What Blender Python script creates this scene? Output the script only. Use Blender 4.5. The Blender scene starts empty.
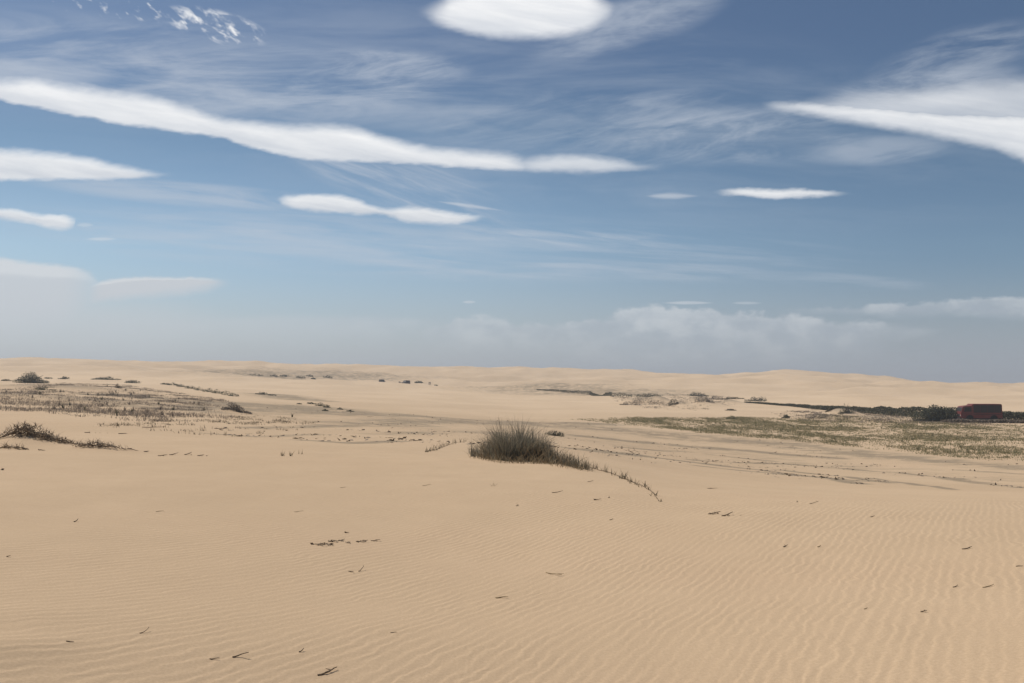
import bpy, bmesh, math, random
import numpy as np
from mathutils import Vector, Matrix

random.seed(7)
rng = np.random.default_rng(11)
SC = bpy.context.scene
COL = SC.collection
R = math.radians

# ------------------------------------------------------------------ camera geometry
F, CX, CY = 796.0, 512.0, 341.5
EYE = 1.6
HOR = 385.0
PITCH = math.atan((HOR - CY) / F)
SUN_AZ, SUN_EL = R(-64), R(56)


def ray(px, py):
    dx, dz = (px - CX) / F, -(py - CY) / F
    c, s = math.cos(PITCH), math.sin(PITCH)
    return np.array([dx, c - s * dz, s + c * dz])


# ------------------------------------------------------------------ noise
def _hash(ix, iy, seed):
    h = (ix.astype(np.int64) * 374761393 + iy.astype(np.int64) * 668265263 + seed * 2147483647) & 0x7FFFFFFF
    h = ((h ^ (h >> 13)) * 1274126177) & 0x7FFFFFFF
    return ((h ^ (h >> 16)) & 0xFFFF) / 65535.0


def vnoise(x, y, seed=0):
    ix, iy = np.floor(x), np.floor(y)
    fx, fy = x - ix, y - iy
    fx = fx * fx * fx * (fx * (fx * 6 - 15) + 10)
    fy = fy * fy * fy * (fy * (fy * 6 - 15) + 10)
    a, b = _hash(ix, iy, seed), _hash(ix + 1, iy, seed)
    c, d = _hash(ix, iy + 1, seed), _hash(ix + 1, iy + 1, seed)
    return (a * (1 - fx) + b * fx) * (1 - fy) + (c * (1 - fx) + d * fx) * fy


def fbm(x, y, seed=0, octs=4):
    t, amp, s = 0.0, 0.5, 0.0
    for k in range(octs):
        t = t + amp * vnoise(x, y, seed + k * 17)
        s += amp
        amp *= 0.5
        x, y = x * 2.03 + 5.3, y * 2.03 + 1.7
    return t / s


def sstep(a, b, x):
    t = np.clip((x - a) / (b - a), 0, 1)
    return t * t * (3 - 2 * t)


# ------------------------------------------------------------------ the lie of the land
# depression of the sand at a set of distances, surveyed along seven bearings
ST_R = [2.0, 5, 8, 10, 12, 16, 18, 25, 40, 60, 80, 110, 154, 220, 320, 450]
flat = lambda r: HOR + F * EYE / r
ST = {
    -140: [flat(2), flat(5), flat(8), flat(10), flat(12), 462, 454, 437, 424, 412, 402, 392, 384.5, 380, 376, 370],
    0:    [flat(2), flat(5), flat(8), flat(10), 489, 463, 455, 437, 424, 412, 402, 392, 385, 381, 377, 370],
    130:  [flat(2), flat(5), flat(8), flat(10), 489, 462, 454, 438, 425, 415, 406, 396, 389, 384, 378, 371],
    250:  [flat(2), flat(5), flat(8), flat(10), 489, 463, 456, 442, 431, 421, 414, 405, 397, 389, 382, 374],
    400:  [flat(2), flat(5), flat(8), flat(10), 490, 466, 458, 447, 437, 428, 422, 413, 404, 395, 387, 381],
    512:  [flat(2), flat(5), flat(8), flat(10), 491, 466.5, 460, 452, 443, 435, 429, 421, 412, 402, 392, 382],
    600:  [flat(2), flat(5), flat(8), flat(10.1), 492, 471, 467, 462, 455, 447, 440, 425, 414, 403, 393, 382],
    660:  [flat(2), flat(5), flat(8), 513, 498, 485, 482, 477, 469, 460, 449, 429, 416, 404, 394, 383],
    800:  [flat(2), flat(5), flat(8), 515, 502, 494, 492, 487, 480, 471, 457, 437, 419, 405, 395, 381],
    1024: [flat(2), flat(5), 546, 521, 510, 502, 500, 495, 489, 481, 463, 440, 421, 410, 402, 393],
    1160: [flat(2), flat(5), 546, 521, 510, 502, 500, 495, 489, 481, 463, 440, 421, 411, 403, 394],
}
SKY_X = [-140, 0, 40, 85, 130, 170, 195, 245, 260, 300, 340, 380, 405, 450, 480, 500, 520, 560, 600, 625, 660, 690, 720, 760,
         800, 840, 880, 905, 925, 945, 1024, 1160]
SKY_Y = [357, 358, 358.3, 359, 361, 361.5, 362, 361, 361.3, 364, 363.5, 366, 365, 367, 366, 367, 365.3, 368.5, 369, 368.6, 373, 374, 374,
         372, 371.2, 372, 375, 377.5, 381, 383.8, 384, 384]
RC = 600.0                                                     # distance of the skyline crest
AZN, LRN = 420, 520
AZ0, AZ1 = math.atan((-140 - CX) / F), math.atan((1160 - CX) / F)
LR0, LR1 = math.log(2.0), math.log(4000.0)


def _survey():
    azs = np.linspace(AZ0, AZ1, AZN)
    lrs = np.linspace(LR0, LR1, LRN)
    pxs = CX + F * np.tan(azs)
    cols = sorted(ST)
    tab = np.array([ST[c] for c in cols])                      # col x station
    T = np.zeros((AZN, LRN))
    for i, (a, px) in enumerate(zip(azs, pxs)):
        ys = [np.interp(px, cols, tab[:, k]) for k in range(len(ST_R))]
        rs = list(ST_R)
        sky = np.interp(px, SKY_X, SKY_Y)
        rs += [RC]
        ys += [sky]
        tans = []
        for y in ys:
            d = ray(px, y)
            tans.append(d[2] / math.hypot(d[0], d[1]))
        zc = tans[-1] * RC
        for rr, dz in ((660, -1.5), (760, -9), (900, -14)):
            rs.append(rr); tans.append((zc + dz) / rr)
        for rr in (1400, 4000):
            rs.append(rr); tans.append(-14.0 / rr)
        T[i] = np.interp(lrs, np.log(rs), tans)
    # smooth
    def gs(A, axis, s):
        n = int(s * 3)
        k = np.exp(-0.5 * (np.arange(-n, n + 1) / s) ** 2); k /= k.sum()
        P = np.pad(A, [(n, n) if ax == axis else (0, 0) for ax in (0, 1)], mode='edge')
        return np.apply_along_axis(lambda v: np.convolve(v, k, 'valid'), axis, P)
    far = np.clip((lrs - math.log(480)) / 0.15, 0, 1)[None, :]
    S = gs(gs(T, 1, 5.0), 0, 14.0)
    S2 = gs(gs(T, 1, 2.0), 0, 2.5)
    return S * (1 - far) + S2 * far


SURV = _survey()
MOUNDS = []                                                    # (x, y, height, sx, sy, rot)


def terrain(x, y):
    x = np.asarray(x, float); y = np.asarray(y, float)
    r = np.maximum(np.hypot(x, y), 1e-3)
    az = np.clip(np.arctan2(x, y), AZ0, AZ1)
    fa = np.clip((az - AZ0) / (AZ1 - AZ0) * (AZN - 1), 0, AZN - 1.001)
    fr = np.clip((np.log(r) - LR0) / (LR1 - LR0) * (LRN - 1), 0, LRN - 1.001)
    ia, ir = fa.astype(int), fr.astype(int)
    ta, tr = fa - ia, fr - ir
    s = (SURV[ia, ir] * (1 - ta) + SURV[ia + 1, ir] * ta) * (1 - tr) + (SURV[ia, ir + 1] * (1 - ta) + SURV[ia + 1, ir + 1] * ta) * tr
    z = np.where(r < 2.0, 0.0, EYE + s * r)
    z = np.where(r > 4000, -12.5, z)
    # the turn behind the photographer: level sand
    w = sstep(1.2, 2.2, np.abs(np.arctan2(x, y)))
    z = z * (1 - w) + (-0.02 * r.clip(0, 300)) * w
    # small undulations, growing with distance
    z = z + (fbm(x * 0.35, y * 0.35, 3, 3) - 0.5) * 0.07 * sstep(2, 6, r)
    z = z + (fbm(x * 0.06, y * 0.06, 9, 4) - 0.5) * 0.24 * sstep(22, 90, r)
    # wind-built dune forms: crests running across, slip faces
    wx = fbm(x * 0.006, y * 0.006, 21, 3) * 3.0
    ph = y * 0.017 + x * 0.004 + wx
    tri = np.abs((ph % 1.0) - 0.72) / np.where((ph % 1.0) < 0.72, 0.72, 0.28)
    dune = (1 - np.clip(tri, 0, 1)) ** 1.3
    z = z + (dune - 0.45) * 3.4 * sstep(170, 380, r) * (1 - sstep(520, 600, r)) * (0.5 + fbm(x * .004, y * .004, 31, 2))
    z = z + (dune - 0.95) * 1.4 * sstep(520, 600, r) * (1 - sstep(900, 1200, r))
    z = z + (fbm(x * 0.03, y * 0.03, 41, 4) - 0.5) * 3.0 * sstep(200, 500, r)
    z = z + np.abs(fbm(x * 0.011 + 3, y * 0.02, 47, 3) - 0.5) * -9.0 * sstep(230, 420, r) + 1.2 * sstep(230, 420, r)
    for mx, my, h, sx, sy, rot in MOUNDS:
        dx, dy = x - mx, y - my
        near = (np.abs(dx) < 4 * max(sx, sy)) & (np.abs(dy) < 4 * max(sx, sy))
        if not np.any(near):
            continue
        c, s_ = math.cos(rot), math.sin(rot)
        u, v = (dx * c + dy * s_) / sx, (-dx * s_ + dy * c) / sy
        z = z + np.where(near, h * np.exp(-(u * u + v * v)), 0)
    return z


_RR = np.geomspace(2.2, 1500, 700)


def ground(px, py):
    """the point of the sand on a bearing and depression"""
    d = ray(px, py)
    h = math.hypot(d[0], d[1])
    rs = _RR
    for lvl in range(3):
        x, y, z = d[0] / h * rs, d[1] / h * rs, EYE + d[2] / h * rs
        below = np.nonzero(terrain(x, y) >= z)[0]
        i = below[0] if len(below) else int(np.argmin(np.abs(rs - 550)))
        i = min(max(i, 1), len(rs) - 1)
        rs = np.linspace(rs[i - 1], rs[i], 16)
    b = rs[8]
    X, Y = d[0] / h * b, d[1] / h * b
    return Vector((X, Y, float(terrain(np.array([X]), np.array([Y]))[0])))


def at(px, r):
    """the point of the sand on a bearing at a distance"""
    d = ray(px, 400)
    h = math.hypot(d[0], d[1])
    X, Y = d[0] / h * r, d[1] / h * r
    return Vector((X, Y, float(terrain(np.array([X]), np.array([Y]))[0])))


def pxm(p):
    """metres one pixel of the photograph spans at p"""
    return p.y / F


def gz(x, y):
    return float(terrain(np.array([x]), np.array([y]))[0])


def mound(px, py, h, sx, sy, rot=0.0):
    p = ground(px, py)
    MOUNDS.append((p.x, p.y, h, sx, sy, rot))


# hummocks that plants have built in the sand (listed before anything is placed)
_M = [(-20, 650, 0.03, 0.45, 0.2, 0.8), (-30, 618, 0.015, 0.6, 0.25, 0.8)]
_M += [(520, 460, 0.10, 0.75, 0.5, 0), (575, 468, 0.05, 0.5, 0.3, -.4)]
_M += [(35, 446, 0.30, 0.9, 0.8, 0), (100, 451, 0.10, 0.9, 0.5, 0)]
_M += [(232, 414, 0.55, 2.0, 2.0, 0), (205, 414, 0.25, 4.0, 1.5, 0)]
_M += [(640, 404, 1.9, 5.5, 5, 0), (662, 404, 1.5, 3.2, 5, 0), (700, 405, 2.2, 4.2, 6, 0), (730, 404, 1.1, 3.5, 5, 0), (682, 406, .8, 2.2, 3, 0)]
_M += [(842, 416, 1.5, 3.6, 4, 0), (820, 419, 0.8, 5.0, 4, 0), (875, 420, 0.7, 5.5, 4, 0)]
_M += [(60, 390, 0.7, 12, 6, 0), (115, 391, 0.5, 9, 5, 0), (20, 398, 0.4, 8, 4, 0), (90, 403, 0.35, 7, 3, 0)]
_res = []
_d = at(405, 400)
for m in _M:
    p = ground(m[0], m[1]); _res.append((p.x, p.y) + tuple(m[2:]))
MOUNDS.extend(_res)
MOUNDS.append((_d.x, _d.y, -2.6, 70, 45, 0))


# ------------------------------------------------------------------ node helper
class NT:
    def __init__(self, tree):
        self.t = tree; self.n = tree.nodes; self.l = tree.links

    def new(self, kind, **kw):
        nd = self.n.new(kind)
        for k, v in kw.items():
            setattr(nd, k, v)
        return nd

    def put(self, sock, v):
        if isinstance(v, V):
            self.l.new(v.s, sock)
        elif hasattr(v, 'is_output') and v.is_output:
            self.l.new(v, sock)
        elif v is not None:
            if isinstance(v, (tuple, list)) and sock.type == 'RGBA' and len(v) == 3:
                v = (*v, 1)
            sock.default_value = v

    def m(self, op, a, b=None, c=None, clamp=False):
        nd = self.new('ShaderNodeMath', operation=op, use_clamp=clamp)
        for i, v in enumerate((a, b, c)):
            if v is not None:
                self.put(nd.inputs[i], v)
        return V(self, nd.outputs[0])

    def mix(self, f, a, b, blend='MIX'):
        nd = self.new('ShaderNodeMix', data_type='RGBA', blend_type=blend)
        self.put(nd.inputs[0], f); self.put(nd.inputs[6], a); self.put(nd.inputs[7], b)
        return V(self, nd.outputs[2])

    def noise(self, vec, scale, detail=3, rough=0.5, dist=0.0, dims='3D'):
        nd = self.new('ShaderNodeTexNoise', noise_dimensions=dims)
        if vec is not None:
            self.put(nd.inputs['Vector'], vec)
        nd.inputs['Scale'].default_value = scale; nd.inputs['Detail'].default_value = detail
        nd.inputs['Roughness'].default_value = rough; nd.inputs['Distortion'].default_value = dist
        return V(self, nd.outputs['Fac'])

    def xyz(self, x, y, z=0.0):
        nd = self.new('ShaderNodeCombineXYZ')
        for i, v in enumerate((x, y, z)):
            self.put(nd.inputs[i], v)
        return V(self, nd.outputs[0])

    def ss(self, x, a, b):
        nd = self.new('ShaderNodeMapRange', interpolation_type='SMOOTHSTEP')
        self.put(nd.inputs[0], x); self.put(nd.inputs[1], a); self.put(nd.inputs[2], b)
        return V(self, nd.outputs[0])

    def ramp(self, f, stops):
        nd = self.new('ShaderNodeValToRGB')
        e = nd.color_ramp.elements
        while len(e) < len(stops):
            e.new(0.5)
        for el, (p, c) in zip(e, stops):
            el.position = p; el.color = (*c, 1)
        self.put(nd.inputs[0], f)
        return V(self, nd.outputs[0])

    def attr(self, name):
        nd = self.new('ShaderNodeAttribute', attribute_name=name)
        return V(self, nd.outputs['Fac'])


class V:
    def __init__(self, nt, s):
        self.nt, self.s = nt, s
    def __add__(self, o): return self.nt.m('ADD', self, o)
    __radd__ = __add__
    def __sub__(self, o): return self.nt.m('SUBTRACT', self, o)
    def __rsub__(self, o): return self.nt.m('SUBTRACT', o, self)
    def __mul__(self, o): return self.nt.m('MULTIPLY', self, o)
    __rmul__ = __mul__
    def __truediv__(self, o): return self.nt.m('DIVIDE', self, o)
    def abs(self): return self.nt.m('ABSOLUTE', self)
    def max(self, o): return self.nt.m('MAXIMUM', self, o)
    def min(self, o): return self.nt.m('MINIMUM', self, o)


def material(name):
    m = bpy.data.materials.new(name); m.use_nodes = True
    nt = NT(m.node_tree)
    b = m.node_tree.nodes['Principled BSDF']
    return m, nt, b


def plain(name, col, rough=0.6, var=0.25, scale=6.0, metal=0.0, spec=0.3):
    m, nt, b = material(name)
    tc = nt.new('ShaderNodeTexCoord')
    n = nt.noise(tc.outputs['Object'], scale, 4, 0.6)
    c0 = tuple(c * (1 - var) for c in col); c1 = tuple(min(1, c * (1 + var)) for c in col)
    nt.put(b.inputs['Base Color'], nt.ramp(n, [(0.3, c0), (0.7, c1)]))
    b.inputs['Roughness'].default_value = rough; b.inputs['Metallic'].default_value = metal
    b.inputs['Specular IOR Level'].default_value = spec
    return m


def leafy(name, stops, rough=0.75, transl=0.25):
    """plant matter: every blade or leaf takes its own tone"""
    m, nt, b = material(name)
    g = nt.new('ShaderNodeNewGeometry')
    c = nt.ramp(V(nt, g.outputs['Random Per Island']), stops)
    nt.put(b.inputs['Base Color'], c)
    b.inputs['Roughness'].default_value = rough
    b.inputs['Specular IOR Level'].default_value = 0.2
    if transl:
        t = nt.new('ShaderNodeBsdfTranslucent'); nt.put(t.inputs[0], c)
        mx = nt.new('ShaderNodeMixShader'); mx.inputs[0].default_value = transl
        out = m.node_tree.nodes['Material Output']
        nt.l.new(b.outputs[0], mx.inputs[1]); nt.l.new(t.outputs[0], mx.inputs[2]); nt.l.new(mx.outputs[0], out.inputs[0])
    return m


# ------------------------------------------------------------------ materials
def sand_material():
    m, nt, b = material('wind_rippled_sand')
    tc = nt.new('ShaderNodeTexCoord')
    P = tc.outputs['Object']
    sep = nt.new('ShaderNodeSeparateXYZ'); nt.l.new(P, sep.inputs[0])
    x, y = V(nt, sep.outputs[0]), V(nt, sep.outputs[1])
    flatP = nt.xyz(x, y, 0.0)
    big = nt.noise(flatP, 0.05, 3, 0.5)
    mid = nt.noise(flatP, 0.9, 4, 0.6)
    patch = nt.noise(nt.xyz(x * 0.35, y, 0.0), 0.22, 5, 0.6)
    grain = nt.noise(flatP, 55.0, 3, 0.75)
    dune_a, dune_b = (0.45, 0.319, 0.198), (0.528, 0.380, 0.240)
    col = nt.mix(nt.ss(big + (mid - 0.5) * 0.35, 0.35, 0.65), dune_a, dune_b)
    col = nt.mix(nt.ss(patch, 0.45, 0.75) * 0.35, col, (0.515, 0.346, 0.222))
    col = nt.mix(nt.ss(nt.noise(flatP, 3.0, 5, .7), .35, .75) * .22, col, (0.37, 0.262, 0.165))
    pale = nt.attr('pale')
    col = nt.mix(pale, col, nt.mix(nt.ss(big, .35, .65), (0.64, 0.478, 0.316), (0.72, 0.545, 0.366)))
    col = nt.mix(0.35, col, nt.ramp(grain, [(0.25, (0.345, 0.256, 0.163)), (0.5, (0.522, 0.379, 0.244)), (0.8, (0.70, 0.535, 0.365))]))
    damp = nt.attr('lag')
    brk = nt.noise(flatP, 0.10, 5, 0.75)
    fine = nt.noise(nt.xyz(x * .8, y, 0.0), 0.42, 6, 0.8)
    dm = nt.ss(damp * (nt.ss(fine, .36, .64) * .85 + nt.ss(brk, .3, .68) * .55 + .08), 0.12, 0.70)
    col = nt.mix(dm * 0.95, col, nt.mix(fine, (0.19, 0.145, 0.098), (0.34, 0.26, 0.17)))
    lit = nt.attr('litter')
    sp = nt.noise(flatP, 3.2, 4, 0.8)
    col = nt.mix(nt.ss(lit * sp, 0.12, 0.5) * 0.75, col, (0.20, 0.16, 0.115))
    nt.put(b.inputs['Base Color'], col)
    b.inputs['Roughness'].default_value = 0.95
    b.inputs['Specular IOR Level'].default_value = 0.08
    # ripples: crests run obliquely, bend, fork and fade
    w1 = nt.noise(flatP, 0.45, 3, 0.5); w2 = nt.noise(nt.xyz(x + 40.0, y, 0.0), 2.2, 3, 0.55); w3 = nt.noise(flatP, 7.0, 2, 0.5)
    xx = x + 0.8
    hyp = nt.m('SQRT', xx * xx + 2.0)
    ph = x * -0.72 + y * 0.5 - hyp * 0.12 + (w1 - 0.5) * 0.12 + (w2 - 0.5) * 0.14 + (w3 - 0.5) * 0.075
    cyc = ph * (1.0 / 0.079)
    f = nt.m('FRACT', cyc)
    # asymmetric profile: long windward side, short lee side
    up = nt.ss(f, 0.0, 0.66); dn = nt.ss(f, 1.0, 0.66)
    prof = up.min(dn)
    ampn = nt.noise(flatP, 0.8, 3, 0.6)
    amp = nt.ss(ampn, 0.3, 0.62) * nt.ss(nt.noise(flatP, 5.0, 2, .5), .25, .6) * 0.75 + 0.25
    ripa = nt.attr('ripple')
    h = prof * amp * ripa * 0.0041 + grain * 0.0012 + mid * 0.01 * ripa
    far_h = nt.noise(nt.xyz(x * 0.5, y, 0.0), 0.35, 5, 0.65)
    h = h + far_h * (1.0 - ripa) * 0.10
    bp = nt.new('ShaderNodeBump'); bp.inputs['Strength'].default_value = 1.0; bp.inputs['Distance'].default_value = 1.0
    nt.put(bp.inputs['Height'], h)
    nt.l.new(bp.outputs[0], b.inputs['Normal'])
    return m


M_SAND = sand_material()
M_BLADE = leafy('grey_green_grass', [(0.0, (0.105, 0.096, 0.074)), (0.5, (0.185, 0.168, 0.125)), (0.8, (0.28, 0.245, 0.17)), (1.0, (0.42, 0.34, 0.23))], transl=.4)
M_STRAW = leafy('dry_straw', [(0.0, (0.16, 0.12, 0.07)), (0.5, (0.26, 0.20, 0.12)), (1.0, (0.40, 0.32, 0.20))])
M_MIXED = leafy('half_dry_grass', [(0.0, (0.07, 0.062, 0.04)), (0.5, (0.13, 0.11, 0.068)), (0.8, (0.20, 0.16, 0.10)), (1.0, (0.32, 0.25, 0.15))])
M_COVER = leafy('olive_ground_cover', [(0.0, (0.12, 0.115, 0.055)), (0.4, (0.205, 0.188, 0.09)), (0.75, (0.30, 0.26, 0.14)), (1.0, (0.42, 0.34, 0.20))], transl=.4)
M_PURPLE = leafy('dry_heath', [(0.0, (0.14, 0.113, 0.09)), (0.5, (0.24, 0.195, 0.152)), (1.0, (0.36, 0.29, 0.22))], transl=.4)
M_SHRUB = leafy('dark_shrub_leaf', [(0.0, (0.05, 0.052, 0.032)), (0.5, (0.095, 0.095, 0.058)), (1.0, (0.17, 0.155, 0.095))], transl=.35)
M_SCRUB = leafy('grey_green_scrub', [(0.0, (0.055, 0.062, 0.038)), (0.5, (0.105, 0.11, 0.068)), (1.0, (0.18, 0.17, 0.105))], transl=.35)
M_WOOD = plain('dead_twig_wood', (0.19, 0.138, 0.092), 0.85, 0.4, 60.0, spec=0.1)
M_PALEWOOD = plain('bleached_stalk', (0.26, 0.19, 0.11), 0.85, 0.35, 60.0, spec=0.1)
M_BARK = plain('shrub_bark', (0.085, 0.065, 0.048), 0.9, 0.3, 5.0, spec=0.1)
M_CHIP = leafy('dead_leaf_scraps', [(0.0, (0.12, 0.09, 0.064)), (0.6, (0.21, 0.16, 0.115)), (1.0, (0.32, 0.245, 0.17))], transl=0.1)
M_RED = plain('dusty_red_paint', (0.155, 0.038, 0.033), 0.55, 0.15, 0.8)
M_TRIM = plain('black_trim', (0.022, 0.021, 0.021), 0.6, 0.2, 3.0)
M_RUBBER = plain('tyre_rubber', (0.025, 0.024, 0.023), 0.9, 0.2, 8.0, spec=0.1)
M_STEEL = plain('dull_steel', (0.20, 0.19, 0.18), 0.45, 0.15, 6.0, metal=0.6)
M_LAMP = plain('lamp_glass', (0.55, 0.53, 0.48), 0.15, 0.05, 6.0, spec=0.5)
M_GLASS = plain('dark_tinted_glass', (0.035, 0.030, 0.030), 0.5, 0.1, 1.0, spec=0.25)
M_DARKPAINT = plain('dark_maroon_paint', (0.045, 0.026, 0.026), 0.75, 0.2, 2.0, spec=.15)
M_GREYPAINT = plain('charcoal_paint', (0.035, 0.034, 0.036), 0.75, 0.2, 2.0, spec=.15)
M_CLOTH = plain('dark_cloth', (0.05, 0.045, 0.05), 0.9, 0.2, 9.0, spec=0.1)
M_JEAN = plain('dark_denim', (0.04, 0.045, 0.065), 0.9, 0.2, 9.0, spec=0.1)
M_SKIN = plain('skin', (0.36, 0.22, 0.15), 0.6, 0.08, 9.0)
M_HAIR = plain('dark_hair', (0.03, 0.022, 0.016), 0.7, 0.2, 30.0)
M_POST = plain('weathered_post_wood', (0.13, 0.10, 0.075), 0.9, 0.3, 6.0, spec=0.1)


# ------------------------------------------------------------------ object helpers
def mesh_from(name, verts, faces_flat, sizes, mat, smooth=False):
    me = bpy.data.meshes.new(name)
    verts = np.asarray(verts, np.float32)
    faces_flat = np.asarray(faces_flat, np.int32); sizes = np.asarray(sizes, np.int32)
    me.vertices.add(len(verts)); me.vertices.foreach_set('co', verts.ravel())
    me.loops.add(len(faces_flat)); me.loops.foreach_set('vertex_index', faces_flat)
    me.polygons.add(len(sizes))
    starts = np.concatenate([[0], np.cumsum(sizes)[:-1]]).astype(np.int32)
    me.polygons.foreach_set('loop_start', starts)
    me.polygons.foreach_set('loop_total', sizes)
    if smooth:
        me.polygons.foreach_set('use_smooth', np.ones(len(sizes), bool))
    me.update(calc_edges=True); me.validate()
    me.materials.append(mat)
    return me


def link(name, me, parent=None, loc=(0, 0, 0), rz=0.0):
    o = bpy.data.objects.new(name, me); COL.objects.link(o)
    if parent is not None:
        o.parent = parent
    o.location = loc; o.rotation_euler = (0, 0, rz)
    return o


def tag(o, label, cat, group=None, kind=None):
    if label: o['label'] = label
    if cat: o['category'] = cat
    if group: o['group'] = group
    if kind: o['kind'] = kind
    return o


def empty(name, loc, rz, label, cat, group=None):
    o = link(name, None, None, loc, rz); o.empty_display_size = 0.2
    return tag(o, label, cat, group)


class Geo:
    """collects blades, leaves and tubes for one mesh"""
    def __init__(self):
        self.v, self.f, self.s, self.n = [], [], [], 0

    def add(self, v, f, s):
        v = np.asarray(v, float).reshape(-1, 3)
        self.v.append(v); self.f.append(np.asarray(f).ravel() + self.n); self.s.append(np.asarray(s).ravel()); self.n += len(v)

    def blades(self, P, h, w, az, lean, seg=3, droop=0.35):
        n = len(P); P = np.asarray(P, float)
        h, w, az, lean = (np.broadcast_to(np.asarray(q, float), (n,)) for q in (h, w, az, lean))
        face = rng.uniform(0, math.pi, n)
        wx, wy = np.cos(face), np.sin(face)
        rows = []
        for k in range(seg + 1):
            t = k / seg
            off = h * lean * t ** 1.7
            c = np.stack([P[:, 0] + np.cos(az) * off, P[:, 1] + np.sin(az) * off, P[:, 2] + h * (t - droop * np.minimum(lean, 1.5) * t * t * .6)], 1)
            ww = w * (1 - t ** 1.5) * 0.5
            if k < seg:
                d = np.stack([wx * ww, wy * ww, 0 * ww], 1)
                rows += [c - d, c + d]
            else:
                rows.append(c)
        v = np.stack(rows, 1).reshape(-1, 3)
        m = 2 * seg + 1
        base = (np.arange(n) * m)[:, None]
        quads = np.concatenate([np.array([[2 * k, 2 * k + 1, 2 * k + 3, 2 * k + 2]]) for k in range(seg - 1)], 0) if seg > 1 else np.zeros((0, 4), int)
        tri = np.array([2 * seg - 2, 2 * seg - 1, 2 * seg])
        f = np.concatenate([(base + quads.ravel()[None, :]), base + tri[None, :]], 1)
        s = np.tile(np.array([4] * (seg - 1) + [3]), n)
        self.add(v, f, s)

    def leaves(self, P, size, flat=0.0):
        n = len(P); P = np.asarray(P, float); size = np.broadcast_to(np.asarray(size, float), (n,))
        a = rng.normal(size=(n, 3)); a[:, 2] *= (1 - flat); a /= np.linalg.norm(a, axis=1)[:, None]
        b = rng.normal(size=(n, 3)); b[:, 2] *= (1 - flat); b -= (a * b).sum(1)[:, None] * a; b /= np.linalg.norm(b, axis=1)[:, None]
        a *= size[:, None]; b *= size[:, None] * 0.45
        v = np.stack([P - a, P + b, P + a, P - b], 1).reshape(-1, 3)
        self.add(v, np.arange(4 * n), np.full(n, 4))

    def tube(self, pts, rad, sides=5):
        pts = np.asarray(pts, float); k = len(pts); rad = np.broadcast_to(np.asarray(rad, float), (k,))
        tan = np.gradient(pts, axis=0); tan /= np.linalg.norm(tan, axis=1)[:, None] + 1e-9
        ref = np.where(np.abs(tan[:, 2:3]) > 0.9, np.array([[1.0, 0, 0]]), np.array([[0, 0, 1.0]]))
        u = np.cross(tan, ref); u /= np.linalg.norm(u, axis=1)[:, None] + 1e-9
        w = np.cross(tan, u)
        th = np.arange(sides) / sides * 2 * math.pi
        v = pts[:, None] + rad[:, None, None] * (np.cos(th)[None, :, None] * u[:, None] + np.sin(th)[None, :, None] * w[:, None])
        f = [];
        for i in range(k - 1):
            for j in range(sides):
                j2 = (j + 1) % sides
                f += [i * sides + j, i * sides + j2, (i + 1) * sides + j2, (i + 1) * sides + j]
        s = [4] * ((k - 1) * sides)
        f += list(range(sides))[::-1] + list(range((k - 1) * sides, k * sides)); s += [sides, sides]
        self.add(v.reshape(-1, 3), f, s)

    def build(self, name, mat, parent=None, loc=(0, 0, 0), smooth=False, rel=None):
        v = np.concatenate(self.v) if self.v else np.zeros((0, 3))
        if rel is not None:
            v = v - np.array(rel)[None, :]
        me = mesh_from(name, v, np.concatenate(self.f), np.concatenate(self.s), mat, smooth)
        return link(name, me, parent, loc)


def on_ground(x, y, sink=0.0):
    return np.stack([x, y, terrain(x, y) - sink], 1)


def poly_scatter(poly_px, n, dens=None, seed=0, feather=6.0):
    """points scattered over a patch of ground, thinned by a density field"""
    pts = [ground(*p) for p in poly_px]
    X = np.array([p.x for p in pts]); Y = np.array([p.y for p in pts])
    out_x, out_y, tot = [], [], 0
    g = np.random.default_rng(seed)
    for _ in range(60):
        x = g.uniform(X.min(), X.max(), 20000); y = g.uniform(Y.min(), Y.max(), 20000)
        inside = np.zeros(len(x), bool)
        j = len(X) - 1
        edge = np.full(len(x), 1e9)
        for i in range(len(X)):
            ex, ey = X[i] - X[j], Y[i] - Y[j]
            tt = np.clip(((x - X[j]) * ex + (y - Y[j]) * ey) / (ex * ex + ey * ey + 1e-9), 0, 1)
            edge = np.minimum(edge, np.hypot(x - X[j] - tt * ex, y - Y[j] - tt * ey))
            c = ((Y[i] > y) != (Y[j] > y)) & (x < (X[j] - X[i]) * (y - Y[i]) / (Y[j] - Y[i] + 1e-12) + X[i])
            inside ^= c; j = i
        if dens is not None:
            inside &= g.uniform(0, 1, len(x)) < dens(x, y) * sstep(-.3, 1, edge / feather + (fbm(x * .4, y * .2, 13, 3) - .5) * 1.2)
        out_x.append(x[inside]); out_y.append(y[inside]); tot += inside.sum()
        if tot >= n:
            break
    return np.concatenate(out_x)[:n], np.concatenate(out_y)[:n]


# ------------------------------------------------------------------ the sand
LAG = []      # (ax, ay, bx, by, half width m, strength): dark lag of shell, litter and heavy sand left in the hollows
def streak(pts, half_px, strength):
    g = [ground(*p) for p in pts]
    for a, b in zip(g[:-1], g[1:]):
        dm = 0.5 * (a.y + b.y)
        drop = max(EYE - 0.5 * (a.z + b.z), 0.6)
        LAG.append((a.x, a.y, b.x, b.y, min(half_px * dm * dm / (F * drop), 0.14 * dm), strength))


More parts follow.
